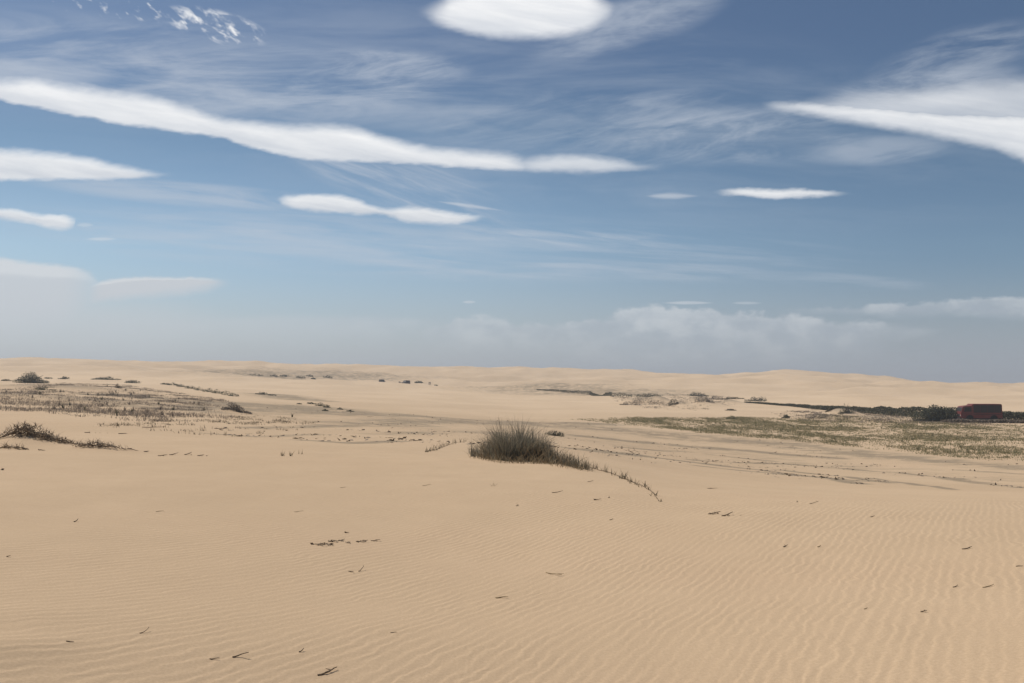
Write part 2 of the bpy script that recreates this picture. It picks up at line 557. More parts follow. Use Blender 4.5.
for pts, hw, st in [
    ([(330, 410), (420, 416), (480, 421), (600, 424)], 1.6, .8),
    ([(360, 424), (430, 421), (520, 423)], 2.6, .75),
    ([(256, 428), (330, 426), (400, 424)], 1.2, .7),
    ([(300, 440), (350, 443), (400, 441)], 1.0, .9),
    ([(380, 434), (450, 432), (500, 433)], 1.6, .6),
    ([(200, 433), (260, 437), (320, 434)], .9, .55),
    ([(530, 424), (600, 428), (700, 438), (780, 444), (880, 456), (1024, 468)], 3.8, .66),
    ([(580, 436), (650, 443), (740, 450), (830, 458)], 1.4, .9),
    ([(575, 449), (640, 455), (700, 463), (760, 470), (860, 481)], 1.5, 1.0),
    ([(620, 447), (690, 452), (770, 461)], .9, .85),
    ([(690, 460), (790, 464), (900, 473), (950, 478)], 1.1, .8),
    ([(700, 466), (770, 473), (830, 478), (860, 484)], 1.3, 1.0),
    ([(780, 470), (850, 477), (890, 483)], 1.1, .9),
    ([(870, 478), (930, 486), (955, 490)], .9, .95),
    ([(950, 478), (990, 484), (1024, 488)], 1.7, .9),
    ([(960, 470), (1024, 474)], 1.0, .7),
    ([(230, 404), (290, 407), (340, 413)], 2.2, .9),
    ([(130, 396), (185, 401), (235, 405)], 0.9, .9),
    ([(190, 408), (215, 409), (240, 408)], 3.5, .7),
    ([(270, 394), (305, 400)], .5, .8),
    ([(250, 375), (310, 376), (335, 377)], .35, .6),
    ([(535, 388.5), (580, 390.5), (630, 394)], .8, .6),
    ([(560, 437), (700, 450), (860, 468), (1024, 480)], 13, .34), ([(280, 418), (420, 428), (560, 432)], 9, .30), ([(0, 402), (120, 406), (230, 410)], 12, .3),
]:
    streak(pts, hw, st)


def vegetated(x, y):
    """litter-stained sand between the plants"""
    return None


def build_ground():
    azd = np.arange(-39, 39.001, 0.085)
    azo = np.concatenate([np.arange(-180, -39, 3.0), azd, np.arange(42, 180, 3.0)])
    az = np.radians(azo)
    rs = [0.4, 0.8, 1.2, 1.6]
    r = 2.0
    while r < 6500:
        rs.append(r)
        r *= 1.008 if r < 30 else (1.0075 if r < 700 else (1.02 if r < 1200 else 1.12))
    rs = np.array(rs)
    A, B = np.meshgrid(az, rs, indexing='ij')
    X, Y = np.sin(A) * B, np.cos(A) * B
    Z = terrain(X.ravel(), Y.ravel()).reshape(X.shape)
    na, nr = X.shape
    verts = np.stack([X, Y, Z], -1).reshape(-1, 3)
    verts = np.concatenate([verts, [[0, 0, float(terrain(np.array([0.01]), np.array([0.01]))[0])]]])
    i, j = np.meshgrid(np.arange(na), np.arange(nr - 1), indexing='ij')
    i2 = (i + 1) % na
    q = np.stack([i * nr + j, i * nr + j + 1, i2 * nr + j + 1, i2 * nr + j], -1).reshape(-1, 4)
    c = na * nr
    ii = np.arange(na)
    tri = np.stack([np.full(na, c), ii * nr, ((ii + 1) % na) * nr], -1)
    me = mesh_from('ground', verts, np.concatenate([q.ravel(), tri.ravel()]), np.concatenate([np.full(len(q), 4), np.full(na, 3)]), M_SAND, True)
    x, y = verts[:, 0], verts[:, 1]
    rr = np.hypot(x, y)
    lag = np.zeros(len(verts))
    for ax, ay, bx, by, hw, st in LAG:
        dx, dy = bx - ax, by - ay
        t = np.clip(((x - ax) * dx + (y - ay) * dy) / (dx * dx + dy * dy + 1e-9), 0, 1)
        d = np.hypot(x - ax - t * dx, y - ay - t * dy)
        lag = np.maximum(lag, st * np.exp(-(d / hw) ** 2 * 0.9))
    lag[lag < 0.03] = 0
    wob = fbm(x * .5, y * .5, 77, 3) - .5
    rip = (1 - sstep(11, 24, rr + wob * 4))
    lit = np.zeros(len(verts))
    for mx, my, h, sx, sy, rot in MOUNDS[2:]:
        if h < 0: continue
        k = 1.15
        lit = np.maximum(lit, min(1, .75 + h * .1) * np.exp(-(((x - mx) / (sx * k)) ** 2 + ((y - my) / (sy * k)) ** 2) * 1.3) * (0 if my < 19 else 1))
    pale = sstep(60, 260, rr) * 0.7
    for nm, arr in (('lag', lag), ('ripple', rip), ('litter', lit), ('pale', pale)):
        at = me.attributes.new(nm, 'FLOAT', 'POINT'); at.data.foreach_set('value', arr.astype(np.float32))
    o = link('ground', me); tag(o, 'pale tan dune sand with wind ripples and low far dunes', 'sand', kind='structure')
    return o


build_ground()

# ------------------------------------------------------------------ the big grass clump on the crest
def rel_px(px, py):
    return ground(px, py)


def grass_clump():
    c = ground(520, 461)
    k = pxm(c)
    root = empty('grass_clump', c, 0, 'large dark grey-green clump of beach grass on the sand crest', 'grass clump')
    # outline along the crest: (column, base row, height in px, spread, share)
    prof = [(473, 456, 12, .4, .4), (479, 457, 17, .6, .7), (486, 458, 24, .8, 1.3), (493, 459, 32, 1.0, 2.0), (500, 460, 37, 1.1, 2.8), (508, 461, 39, 1.2, 3.2),
            (516, 461, 40, 1.2, 3.3), (524, 461, 39, 1.2, 3.1), (532, 461, 37, 1.1, 2.7), (540, 462, 33, 1.1, 2.3), (548, 462, 27, 1.0, 1.9), (556, 463, 21, .9, 1.5),
            (564, 464, 16, .8, 1.1), (572, 466, 12, .6, .7), (580, 468, 8, .4, .35), (588, 470, 6, .3, .15)]
    tot = sum(p[4] for p in prof)
    G, S = Geo(), Geo()
    for px, py, hp, sp, sh in prof:
        b = ground(px, py)
        n = int(3500 * sh / tot)
        # many shoots sharing a root spot
        ns = max(3, n // 14)
        sx = b.x + rng.normal(0, 0.10, ns); sy = b.y + rng.uniform(-0.1, sp * 0.95, ns)
        idx = rng.integers(0, ns, n)
        x = sx[idx] + rng.normal(0, .018, n); y = sy[idx] + rng.normal(0, .018, n)
        P = on_ground(x, y, .02)
        base_h = hp * k * 1.30
        shoot = rng.uniform(.55, 1.0, ns) * (.70 + .52 * fbm(sx * 5.0, sy * 3.0, 19, 2))
        h = base_h * shoot[idx] * rng.uniform(.6, 1.04, n)
        azs = rng.uniform(0, 2 * math.pi, ns)
        az = azs[idx] + rng.normal(0, .7, n)
        lean = np.abs(rng.normal(.34, .34, n)) + (rng.uniform(0, 1, n) < .18) * rng.uniform(.3, 1.1, n)
        dry = rng.uniform(0, 1, n) < .16
        G.blades(P[~dry], h[~dry], rng.uniform(.008, .017, n)[~dry], az[~dry], lean[~dry])
        S.blades(P[dry], h[dry] * .9, rng.uniform(.006, .011, n)[dry], az[dry], lean[dry] + .25)
    # thin outliers round the clump
    n = 520
    px = rng.choice([472, 476, 480, 484, 488, 492, 550, 556, 564, 570, 577, 586], n) + rng.normal(0, 2, n)
    for a in px:
        b = ground(a, np.interp(a, [465, 500, 560, 600], [455, 462, 465, 473]) - rng.uniform(0, 3))
        m_ = 1
        G.blades(on_ground(np.array([b.x]), np.array([b.y]), .01), np.array([rng.uniform(.10, .42) * np.interp(a, [465, 490, 550, 600], [.8, 1.2, 1.2, .6])]), .011, rng.uniform(0, 6.28, 1), np.abs(rng.normal(.35, .3, 1)))
    # flop and litter at the foot
    n = 420
    t = rng.uniform(0, 1, n)
    px = np.interp(t, [0, .2, .6, 1], [474, 500, 545, 592]); py = np.interp(t, [0, .2, .6, 1], [458, 463, 464, 471])
    Q = np.array([list(ground(a, b_)) for a, b_ in zip(px, py)])
    Q[:, 0] += rng.normal(0, .06, n); Q[:, 1] += rng.normal(.05, .12, n); Q[:, 2] = terrain(Q[:, 0], Q[:, 1])
    S.blades(Q, rng.uniform(.10, .28, n), rng.uniform(.006, .011, n), rng.uniform(0, 6.28, n), rng.uniform(.5, 1.3, n))
    G.build('blades', M_BLADE, root, rel=c)
    S.build('dry_blades', M_STRAW, root, rel=c)
    K = Geo()                                                    # tangled woody stems inside the clump
    for _ in range(90):
        a = rng.uniform(480, 575); b = ground(a, np.interp(a, [470, 500, 560, 600], [457, 461, 464, 472])); hh = np.interp(a, [470, 495, 540, 580], [.35, .75, .7, .25]) * rng.uniform(.5, 1.0)
        y0 = b.y + rng.uniform(0, .7); dx, dy = rng.normal(0, .22), rng.normal(0, .2)
        K.tube([(b.x + dx * t + rng.normal(0, .018), y0 + dy * t + rng.normal(0, .018), gz(b.x + dx * t, y0 + dy * t) + hh * t * (1 - .25 * t)) for t in np.linspace(0, 1, 7)], np.linspace(.007, .003, 7), 4)
    tag(K.build('stems', M_PALEWOOD, root, rel=c), None, None, kind='stuff')
    T = Geo()
    b = ground(503, 460)
    pts = []
    for t in np.linspace(0, 1, 9):
        pts.append((b.x - 0.02 - .10 * t ** 3, b.y + .25, gz(b.x, b.y + .25) + 1.05 * t * (1 - .06 * t)))
    T.tube(pts, np.linspace(.011, .003, 9), 6)
    T.build('flower_stalk', M_BARK, root, smooth=True, rel=c)
    U = Geo()
    n = 260
    Q = np.stack([c.x + rng.normal(0, .35, n), c.y + rng.uniform(0, .9, n), np.zeros(n)], 1); Q[:, 2] = terrain(Q[:, 0], Q[:, 1]) + .01
    U.leaves(Q, rng.uniform(.02, .05, n), .6)
    tag(U.build('leaf_litter', M_CHIP, root, rel=c), None, None, kind='stuff')


grass_clump()


def runner(name, path_px, label, cat, nsprig, hmax, hmin=.04, mat=None, group=None):
    """a creeping stem along the sand with upright sprigs"""
    pts = [ground(*p) for p in path_px]
    c = pts[len(pts) // 2]
    root = empty(name, c, 0, label, cat, group)
    # smooth path
    t = np.linspace(0, len(pts) - 1, 8 * (len(pts) - 1) + 1)
    X = np.interp(t, range(len(pts)), [p.x for p in pts]); Y = np.interp(t, range(len(pts)), [p.y for p in pts])
    X += np.cumsum(rng.normal(0, .004, len(t))); Y += np.cumsum(rng.normal(0, .006, len(t)))
    Z = terrain(X, Y) + .006 + .012 * np.abs(np.sin(t * 3.0))
    T = Geo(); T.tube(np.stack([X, Y, Z], 1), np.linspace(.008, .004, len(t)), 5)
    T.build('stem', M_WOOD, root, smooth=True, rel=c)
    G = Geo()
    for q in np.linspace(0, 1, nsprig):
        i = q * (len(t) - 1) + rng.normal(0, 1.0); i = min(max(i, 0), len(t) - 1)
        x, y = np.interp(i, range(len(t)), X), np.interp(i, range(len(t)), Y)
        n = rng.integers(2, 8); x += rng.normal(0, .05); y += rng.normal(0, .08)
        P = on_ground(np.full(n, x) + rng.normal(0, .025, n), np.full(n, y) + rng.normal(0, .04, n), .01)
        h = (hmin + (hmax - hmin) * (1 - q) ** 0.8) * rng.uniform(.5, 1.25, n)
        G.blades(P, h, rng.uniform(.007, .014, n), rng.uniform(0, 6.28, n), np.abs(rng.normal(.5, .4, n)))
    G.build('sprig', mat or M_MIXED, root, rel=c)
    return root


runner('creeping_grass', [(586, 467), (598, 470), (610, 473), (622, 478), (632, 482), (643, 487), (650, 493), (655, 501)],
       'creeping grass runner trailing down the sand from the big grass clump', 'creeping grass', 34, .22, .05)
runner('creeping_grass', [(425, 452), (436, 450), (446, 446), (455, 443), (466, 441)],
       'thin straggling grass runner on the sand beside the big grass clump', 'creeping grass', 30, .16, .26)


def tuft(px, py, hp, wp, n, label, cat='grass tuft', name='grass_tuft', mat=None, group=None, lean=.3, wid=1.0):
    p = ground(px, py); k = pxm(p)
    G = Geo()
    x = p.x + rng.normal(0, min(wp * k * .25, .035), n); y = p.y + rng.normal(0, min(wp * k * .25, .035), n)
    P = on_ground(x, y, .02)
    G.blades(P, hp * k * rng.uniform(.5, 1.1, n), np.clip(rng.uniform(.35, .7, n) * k, .006, .2) * wid, rng.uniform(0, 6.28, n), np.abs(rng.normal(lean, .25, n)))
    o = G.build(name, mat or M_MIXED, None, p, rel=p)
    return tag(o, label, cat, group)


tuft(283, 456, 7, 10, 14, 'small sparse upright grass sprig nearest the four-stem sprig', 'grass sprig', 'grass_sprig', M_MIXED)
tuft(291, 456, 8, 6, 10, 'thin upright grass sprig alone on smooth sand', 'grass sprig', 'grass_sprig', M_MIXED)
tuft(301, 454, 6, 4, 6, 'tiny bent grass sprig beside the upright sprigs', 'grass sprig', 'grass_sprig', M_MIXED)
tuft(292, 417, 5, 4, 16, 'short lone tuft under the dark sand streak', 'grass tuft', 'grass_tuft', M_SHRUB)
tuft(494, 486, 6, 8, 9, 'small dry sprig on the sand below the big grass clump', 'grass sprig', 'grass_sprig', M_STRAW, lean=.8)

# ------------------------------------------------------------------ shrubs
def shrub(px, py, wp, hp, label, mat=None, name='shrub', cat='shrub', group=None, n=900, leaf=None, deep=.6, lobes=6, flat_top=.0, stems=True, fat=1.0):
    p = py if isinstance(py, Vector) else ground(px, py); k = pxm(p)
    w, h = wp * k, hp * k
    root = empty(name, p, 0, label, cat, group)
    G = Geo()
    ls = leaf or max(.06, .5 * k)
    cs = []
    for i in range(lobes):
        u = (i + .5) / lobes * 2 - 1 + rng.normal(0, .08)
        hh = h * (1 - abs(u) ** (2.2 if not flat_top else 4)) * rng.uniform(.8, 1.08)
        cs.append((u * w * .46 / max(1, fat * .75), rng.normal(0, w * deep * .16), max(hh, h * .25), fat * w / lobes * rng.uniform(.8, 1.25)))
    per = n // lobes
    for (ux, uy, hh, rw) in cs:
        a = rng.normal(size=(per, 3)); a /= np.linalg.norm(a, axis=1)[:, None]
        a *= rng.uniform(.25, 1.0, per)[:, None] ** .5
        P = np.stack([p.x + ux + a[:, 0] * rw, p.y + uy + a[:, 1] * rw * max(deep, .4) * 1.4, np.abs(a[:, 2] * .62 + .36) * hh], 1)
        P[:, 2] += terrain(P[:, 0], P[:, 1])
        G.leaves(P, rng.uniform(.6, 1.4, per) * ls)
    G.build('foliage', mat or M_SHRUB, root, rel=p)
    if stems:
        T = Geo()
        for (ux, uy, hh, rw) in cs:
            for _ in range(3):
                q = np.array([p.x, p.y, p.z - .04])
                e = np.array([p.x + ux + rng.normal(0, rw * .4), p.y + uy + rng.normal(0, rw * .4), gz(p.x + ux, p.y + uy) + hh * rng.uniform(.6, 1.02)])
                m_ = (q + e) / 2 + np.array([rng.normal(0, rw * .15), 0, 0])
                T.tube([q, m_, e], [.05 * max(h, .3), .035 * max(h, .3), .012 * max(h, .3)], 4)
        T.build('stem', M_BARK, root, rel=p)
    return root


shrub(31, 383, 29, 11.5, 'largest dark rounded shrub on the far grassy rise', M_SHRUB, n=4200, lobes=6, fat=1.6)
shrub(64, 379, 8, 3.5, 'small round shrub just beside the largest dark shrub', M_SHRUB, n=300, lobes=3)
shrub(48, 378.6, 6, 1.6, 'tiny low shrub between the largest dark shrub and the small round one', M_SHRUB, n=150, lobes=2)
shrub(6, 381, 10, 2, 'low flat scrubby patch at the very edge beside the largest dark shrub', M_MIXED, n=300, lobes=4)
shrub(106, 379.5, 26, 3.2, 'long low shrub spreading flat over the far rise', M_SHRUB, n=800, lobes=6)
shrub(132, 383, 16, 3.6, 'low sloping shrub trailing off the end of the long flat shrub', M_SHRUB, n=500, lobes=4)
shrub(44, 390, 18, 4, 'dull green shrub in the middle of the dry heath', M_SCRUB, n=500, lobes=4)
shrub(118, 388, 7, 5, 'upright brown shrub at the upper edge of the dry heath', M_PURPLE, n=300, lobes=3)
shrub(112, 395, 6, 4, 'small brown shrub lower on the dry heath', M_PURPLE, n=250, lobes=3)
shrub(556, 436, 19, 6, 'dark low bush behind the big grass clump', M_SHRUB, n=600, lobes=4)
# ridge line of green clumps
rl = [(165, 384.5, 9, 2), (173, 385.2, 9, 3.2), (182, 386.8, 10, 3), (191, 388.6, 10, 3.4), (200, 390.4, 11, 4), (209, 392, 10, 5), (217, 393.4, 9, 5.6), (226, 395.2, 11, 6.5), (234, 396.2, 8, 4)]
for (px, py, w, h) in rl:
    shrub(px, py, w, h, 'low grassy shrub in the green line along the near sand crest', M_SCRUB, n=260, lobes=3, group='shrubs lined up along the sand crest', stems=False)
shrub(236, 410, 27, 8, 'brown rounded heath mound at the end of the dark sand streak', M_PURPLE, n=1100, lobes=6)
shrub(262, 394.5, 9, 3.6, 'darkest green shrub on the sloping dark line', M_SCRUB, n=300, lobes=3)
shrub(272, 395.5, 6, 2, 'small green shrub just below the darkest green one', M_SCRUB, n=150, lobes=2)
for i, (px, py, w, h, lab) in enumerate([
    (320, 406, 9, 5, 'tallest green shrub at the tip of the dark sand streak'),
    (327, 407.5, 6, 4.2, 'green shrub close beside the tallest one at the streak tip'),
    (311, 404, 8, 2.4, 'low shrub before the tallest green shrub of the streak tip'),
    (325, 411, 5, 2.4, 'small shrub just below the green shrubs of the streak tip'),
    (340, 409.5, 5, 2.4, 'second last shrub of the row at the streak tip'),
    (350, 411.5, 6, 2, 'last low shrub of the row at the streak tip'),
    (299, 404.2, 4, 1.6, 'tiny shrub first in the row at the streak tip')]):
    shrub(px, py, w, h, lab, M_SCRUB, n=220, lobes=3)
for (px, py, w, h, lab) in [
    (257, 375.4, 12, 2.0, 'first long dark bush of the far row below the skyline'),
    (274, 376.2, 7, 1.6, 'small dark bush second in the far row below the skyline'),
    (284, 376.3, 8, 1.7, 'dark bush third in the far row below the skyline'),
    (301, 377.4, 8, 2.6, 'dark bush fourth in the far row below the skyline'),
    (310, 376.6, 6, 2.6, 'dark bush fifth in the far row below the skyline'),
    (313.5, 379, 4, 2, 'dark bush set lower than the rest of the far row'),
    (328, 377.7, 8, 3.4, 'last and tallest dark bush of the far row below the skyline')]:
    shrub(px, py, w, h, lab, M_SHRUB, n=160, lobes=3, stems=False)
# scrub on the middle hummocks
for (px, py, w, h, lab, mt) in [
    (646, 396.5, 32, 4.6, 'broad grey scrub along the top of the first sandy hummock', M_SCRUB),
    (647, 403, 30, 7, 'grey scrub filling the hollow of the first sandy hummock', M_PURPLE),
    (630, 405, 18, 4, 'thin grey scrub at the foot of the first sandy hummock', M_PURPLE),
    (673, 405, 10, 8, 'round dark bush between the two sandy hummocks', M_MIXED),
    (698, 396, 20, 4.6, 'dark scrub cresting the second sandy hummock', M_SHRUB),
    (704, 401, 17, 7, 'brown scrub on the face of the second sandy hummock', M_PURPLE),
    (717, 399.5, 16, 4.4, 'grey scrub on the far shoulder of the second sandy hummock', M_PURPLE),
    (734, 399, 18, 2.6, 'low scrub between the second hummock and the dome bush', M_MIXED),
    (757, 401, 20, 5.4, 'smooth dark dome-shaped bush beyond the second sandy hummock', M_SHRUB),
    (731, 410.5, 9, 1.8, 'small flat dry bush alone on bare sand below the dome bush', M_MIXED),
    (731, 419, 10, 4.0, 'green bush standing out of the near edge of the green cover', M_COVER),
    (846, 413, 15, 9, 'dark green bush on the peak of the near green hummock', M_SCRUB),
    (829, 411, 6, 3, 'small bush on the slope beside the dark green hummock bush', M_MIXED),
    (786, 418, 8, 4, 'dull green bush at the edge of the green cover before the hummock', M_SCRUB),
    (818, 418, 20, 6, 'grey scrub on the flank of the near green hummock', M_PURPLE),
    (880, 420, 30, 5, 'grey brown scrub on the hollow beyond the near green hummock', M_PURPLE)]:
    shrub(px, py, w, h, lab, mt, n=600, lobes=5, stems=(mt is M_SHRUB or mt is M_SCRUB), deep=.8)
# the big dark bush in front of which the bus stands, and scrub banks either side
shrub(941, at(941, 152), 50, 17.5, 'big dark mounded bush directly in front of the red bus', M_SHRUB, name='large_bush', cat='bush', n=9000, lobes=7, leaf=.15, deep=.5, flat_top=1, fat=1.7)


def scrub_bank(path, label, cat, n, mat=M_SHRUB, depth=2.0):
    """dense scrub too tangled to count: (column, row of its foot, height in px)"""
    G = Geo()
    cols = np.array([p[0] for p in path]); 
    pts = [p[1] if isinstance(p[1], Vector) else ground(p[0], p[1]) for p in path]
    hs = np.array([p[2] * pxm(q) for p, q in zip(path, pts)])
    X = np.array([q.x for q in pts]); Y = np.array([q.y for q in pts])
    seg = np.hypot(np.diff(X), np.diff(Y)); cum = np.concatenate([[0], np.cumsum(seg)])
    s = rng.uniform(0, cum[-1], n)
    x = np.interp(s, cum, X) + rng.normal(0, .15, n); y = np.interp(s, cum, Y) + rng.uniform(0, depth, n)
    h = np.interp(s, cum, hs) * (.72 + .5 * fbm(x * .35, y * .35, 5, 3))
    z = terrain(x, y) + h * rng.uniform(0, 1, n) ** .7
    G.leaves(np.stack([x, y, z], 1), rng.uniform(.10, .24, n))
    o = G.build('scrub', mat)
    tag(o, label, cat, kind='stuff')


scrub_bank([(746, at(746, 225), 1.2), (790, at(790, 210), 2.4), (830, at(830, 195), 4.5), (870, at(870, 180), 7), (905, at(905, 168), 9.5), (945, at(945, 158), 10)],
           'dense dark scrub bank running out from the big bush', 'scrub', 16000)
scrub_bank([(985, at(985, 158), 8), (1010, at(1010, 156), 8.5), (1040, at(1040, 155), 9), (1100, at(1100, 154), 10)], 'dense dark scrub bank behind the rear of the red bus', 'scrub', 7000)
scrub_bank([(537, 390.2, .8), (560, 392, 1.8), (590, 395, 3.4), (612, 397, 4.5), (632, 398, 4)], 'dark scrub strip tapering away over pale sand', 'scrub', 5000)

# ------------------------------------------------------------------ ground cover and heath
def cover(poly, n, dens, mat, label, cat, name='ground_cover', hr=(.10, .30), nb=7, wid=(.03, .07), spread=.2, seed=1, feather=6.0):
    x, y = poly_scatter(poly, n, dens, seed, feather)
    n = len(x)
    X = np.repeat(x, nb) + rng.normal(0, spread, n * nb); Y = np.repeat(y, nb) + rng.normal(0, spread, n * nb)
    H = np.repeat(rng.uniform(*hr, n), nb) * rng.uniform(.5, 1.1, n * nb)
    G = Geo()
    G.blades(on_ground(X, Y, .01), H, rng.uniform(*wid, n * nb), rng.uniform(0, 6.28, n * nb), np.abs(rng.normal(.7, .5, n * nb)), seg=2)
    o = G.build(name, mat)
    return tag(o, label, cat, kind='stuff')


dn_green = lambda x, y: np.clip(sstep(.36, .62, fbm(x * .22, y * .10, 51, 4)) * .75 + .22, 0, 1)
cover([(570, 419.5), (600, 418), (640, 417), (700, 417.5), (735, 416.5), (790, 418), (850, 416), (900, 419), (960, 422.5), (1024, 425), (1060, 426),
       (1060, 463), (1024, 462), (980, 460), (920, 454), (860, 448), (780, 440), (700, 433), (640, 427), (590, 422)],
      17000, dn_green, M_COVER, 'patchy olive green ground cover spreading over the sand flat', 'ground cover', seed=3)
dn_heath = lambda x, y: np.clip(sstep(.40, .66, fbm(x * .30, y * .13, 61, 4)) + .03, 0, 1)
cover([(-40, 390), (0, 386), (60, 383), (130, 385), (180, 393), (232, 401), (240, 416), (190, 424), (120, 422), (80, 417), (40, 412), (-40, 411)],
      6500, dn_heath, M_PURPLE, 'sparse purple-brown dry heath over the far sandy rise', 'heath', 'heath', (.1, .34), 7, (.02, .045), .2, 4)
cover([(60, 418), (150, 420), (240, 414), (320, 418), (300, 432), (220, 438), (130, 432)], 420,
      lambda x, y: sstep(.5, .7, fbm(x * .5, y * .2, 71, 3)), M_MIXED, 'thin scattered dry grass on the sand before the heath', 'grass', 'grass', (.08, .24), 6, (.012, .028), .1, 5)

cover([(770, 413), (810, 408), (850, 407), (900, 411), (950, 417), (1015, 421), (1015, 428), (900, 424), (790, 421)], 2600,
      lambda x, y: np.clip(sstep(.34, .62, fbm(x * .25, y * .12, 57, 4)) + .08, 0, 1), M_PURPLE, 'grey brown scrubby heath between the green cover and the dark bank', 'heath', 'heath', (.15, .45), 7, (.03, .07), .25, 6, 3.0)
cover([(610, 399), (640, 393), (690, 393), (728, 396), (738, 404), (700, 411), (640, 409)], 1800,
      lambda x, y: np.clip(sstep(.42, .66, fbm(x * .2, y * .12, 58, 4)) + .05, 0, 1), M_PURPLE, 'thin grey heath dotted over the two sandy hummocks', 'heath', 'heath', (.15, .45), 7, (.04, .08), .3, 7, 4.0)
# bigger tufts one can count in the heath
x, y = poly_scatter([(-5, 392), (60, 386), (130, 388), (215, 404), (205, 418), (150, 424), (90, 416), (40, 410), (0, 409)], 60, dn_heath, 8)
for a, b in zip(x, y):
    G = Geo(); n = 26
    P = on_ground(a + rng.normal(0, .035, n), b + rng.normal(0, .035, n), .02)
    base = Vector((a, b, gz(a, b)))
    G.blades(P, rng.uniform(.2, .55, n), rng.uniform(.025, .05, n), rng.uniform(0, 6.28, n), np.abs(rng.normal(.35, .25, n)), seg=2)
    tag(G.build('grass_tuft', M_PURPLE if rng.uniform() < .7 else M_SHRUB, None, base, rel=base),
        'brown upright grass tuft rising out of the dry heath', 'grass tuft', 'grass tufts in the dry heath')
x, y = poly_scatter([(610, 420), (735, 418), (900, 421), (1020, 427), (1020, 460), (920, 452), (780, 438), (700, 430)], 70, dn_green, 12)
for a, b in zip(x, y):
    G = Geo(); n = 30
    P = on_ground(a + rng.normal(0, .045, n), b + rng.normal(0, .045, n), .02)
    base = Vector((a, b, gz(a, b)))
    G.blades(P, rng.uniform(.2, .5, n), rng.uniform(.03, .07, n), rng.uniform(0, 6.28, n), np.abs(rng.normal(.5, .3, n)), seg=2)
    tag(G.build('grass_tuft', M_COVER, None, base, rel=base),
        'olive green tuft standing above the patchy green cover', 'grass tuft', 'tufts in the green cover')
# small litter scraps scattered in the swale
x, y = poly_scatter([(190, 428), (300, 425), (400, 428), (520, 432), (640, 440), (800, 452), (1010, 478), (1010, 489), (860, 485), (700, 468), (560, 452), (400, 446), (200, 444)], 900,
                    lambda x, y: sstep(.55, .72, fbm(x * .18, y * .3, 91, 4)), 15)
lx, ly = [x], [y]
for ax, ay, bx, by, hw, st in LAG[:44]:                           # scraps that the wind has lined up along the dark streaks
    if ay > 140 or st < .5: continue
    n = int(math.hypot(bx - ax, by - ay) * 5.0); tt = rng.uniform(0, 1, n)
    keep = fbm((ax + (bx - ax) * tt) * .25, (ay + (by - ay) * tt) * .25, 37, 3) > .5
    lx.append((ax + (bx - ax) * tt + rng.normal(0, hw * .5, n))[keep]); ly.append((ay + (by - ay) * tt + rng.normal(0, hw * .6, n))[keep])
x, y = np.concatenate(lx), np.concatenate(ly)
G = Geo(); P = on_ground(x, y, -.02); G.leaves(P, rng.uniform(.03, .15, len(x)), .8)
tag(G.build('litter', M_CHIP), 'dark scraps of plant litter strewn along the swale', 'litter', kind='stuff')

# ------------------------------------------------------------------ dead brush by the crest
def dead_brush(px, py, wp, hp, label, n=150, leafn=900):
    p = ground(px, py); k = pxm(p); w, h = wp * k, hp * k
    root = empty('dead_brush', p, 0, label, 'dead brush')
    T = Geo(); L = Geo()
    for _ in range(n):
        u = rng.normal(0, .28); ux = u * w; uy = rng.uniform(-.1, .35) * w * .5
        x0, y0 = p.x + ux, p.y + uy
        ln = rng.uniform(.2, .5) * w * .5
        a = rng.choice([0, math.pi]) + rng.normal(0, .5)
        top = h * math.exp(-(u * 2) ** 2) * rng.uniform(.1, .9)
        pts = []
        for t in np.linspace(0, 1, 6):
            xx, yy = x0 + math.cos(a) * ln * t, y0 + math.sin(a) * ln * t * .8
            zz = gz(xx, yy) + top * (1 - t ** 2 * .9) + .01 + rng.normal(0, .006)
            pts.append((xx, yy, zz))
        T.tube(pts, np.linspace(.010, .003, 6) * rng.uniform(.6, 1.5), 4)
    u = rng.normal(0, .27, leafn)
    x = p.x + u * w; y = p.y + rng.uniform(-.08, .4, leafn) * w * .5
    z = terrain(x, y) + np.abs(rng.uniform(0, .95, leafn)) * h * np.exp(-(u * 2.1) ** 2) + .01
    L.blades(np.stack([x, y, z], 1), rng.uniform(.05, .16, leafn), rng.uniform(.008, .02, leafn), rng.uniform(0, 6.28, leafn), rng.uniform(.4, 1.6, leafn), seg=2)
    tag(T.build('branches', M_WOOD, root, rel=p), None, None, kind='stuff'); tag(L.build('leaf_litter', M_CHIP, root, rel=p), None, None, kind='stuff')


dead_brush(20, 436, 58, 10, 'large mound of dark dead brush half buried in the sand', 95, 420)
dead_brush(54, 442, 52, 3.5, 'low dead brush spilling down the sand before the large brush mound', 45, 90)
dead_brush(98, 448, 46, 5, 'flat spread of dead brush alone past the brush mound', 42, 110)
dead_brush(10, 449, 36, 2.2, 'thin flat strip of dead twigs below the large brush mound', 26, 40)

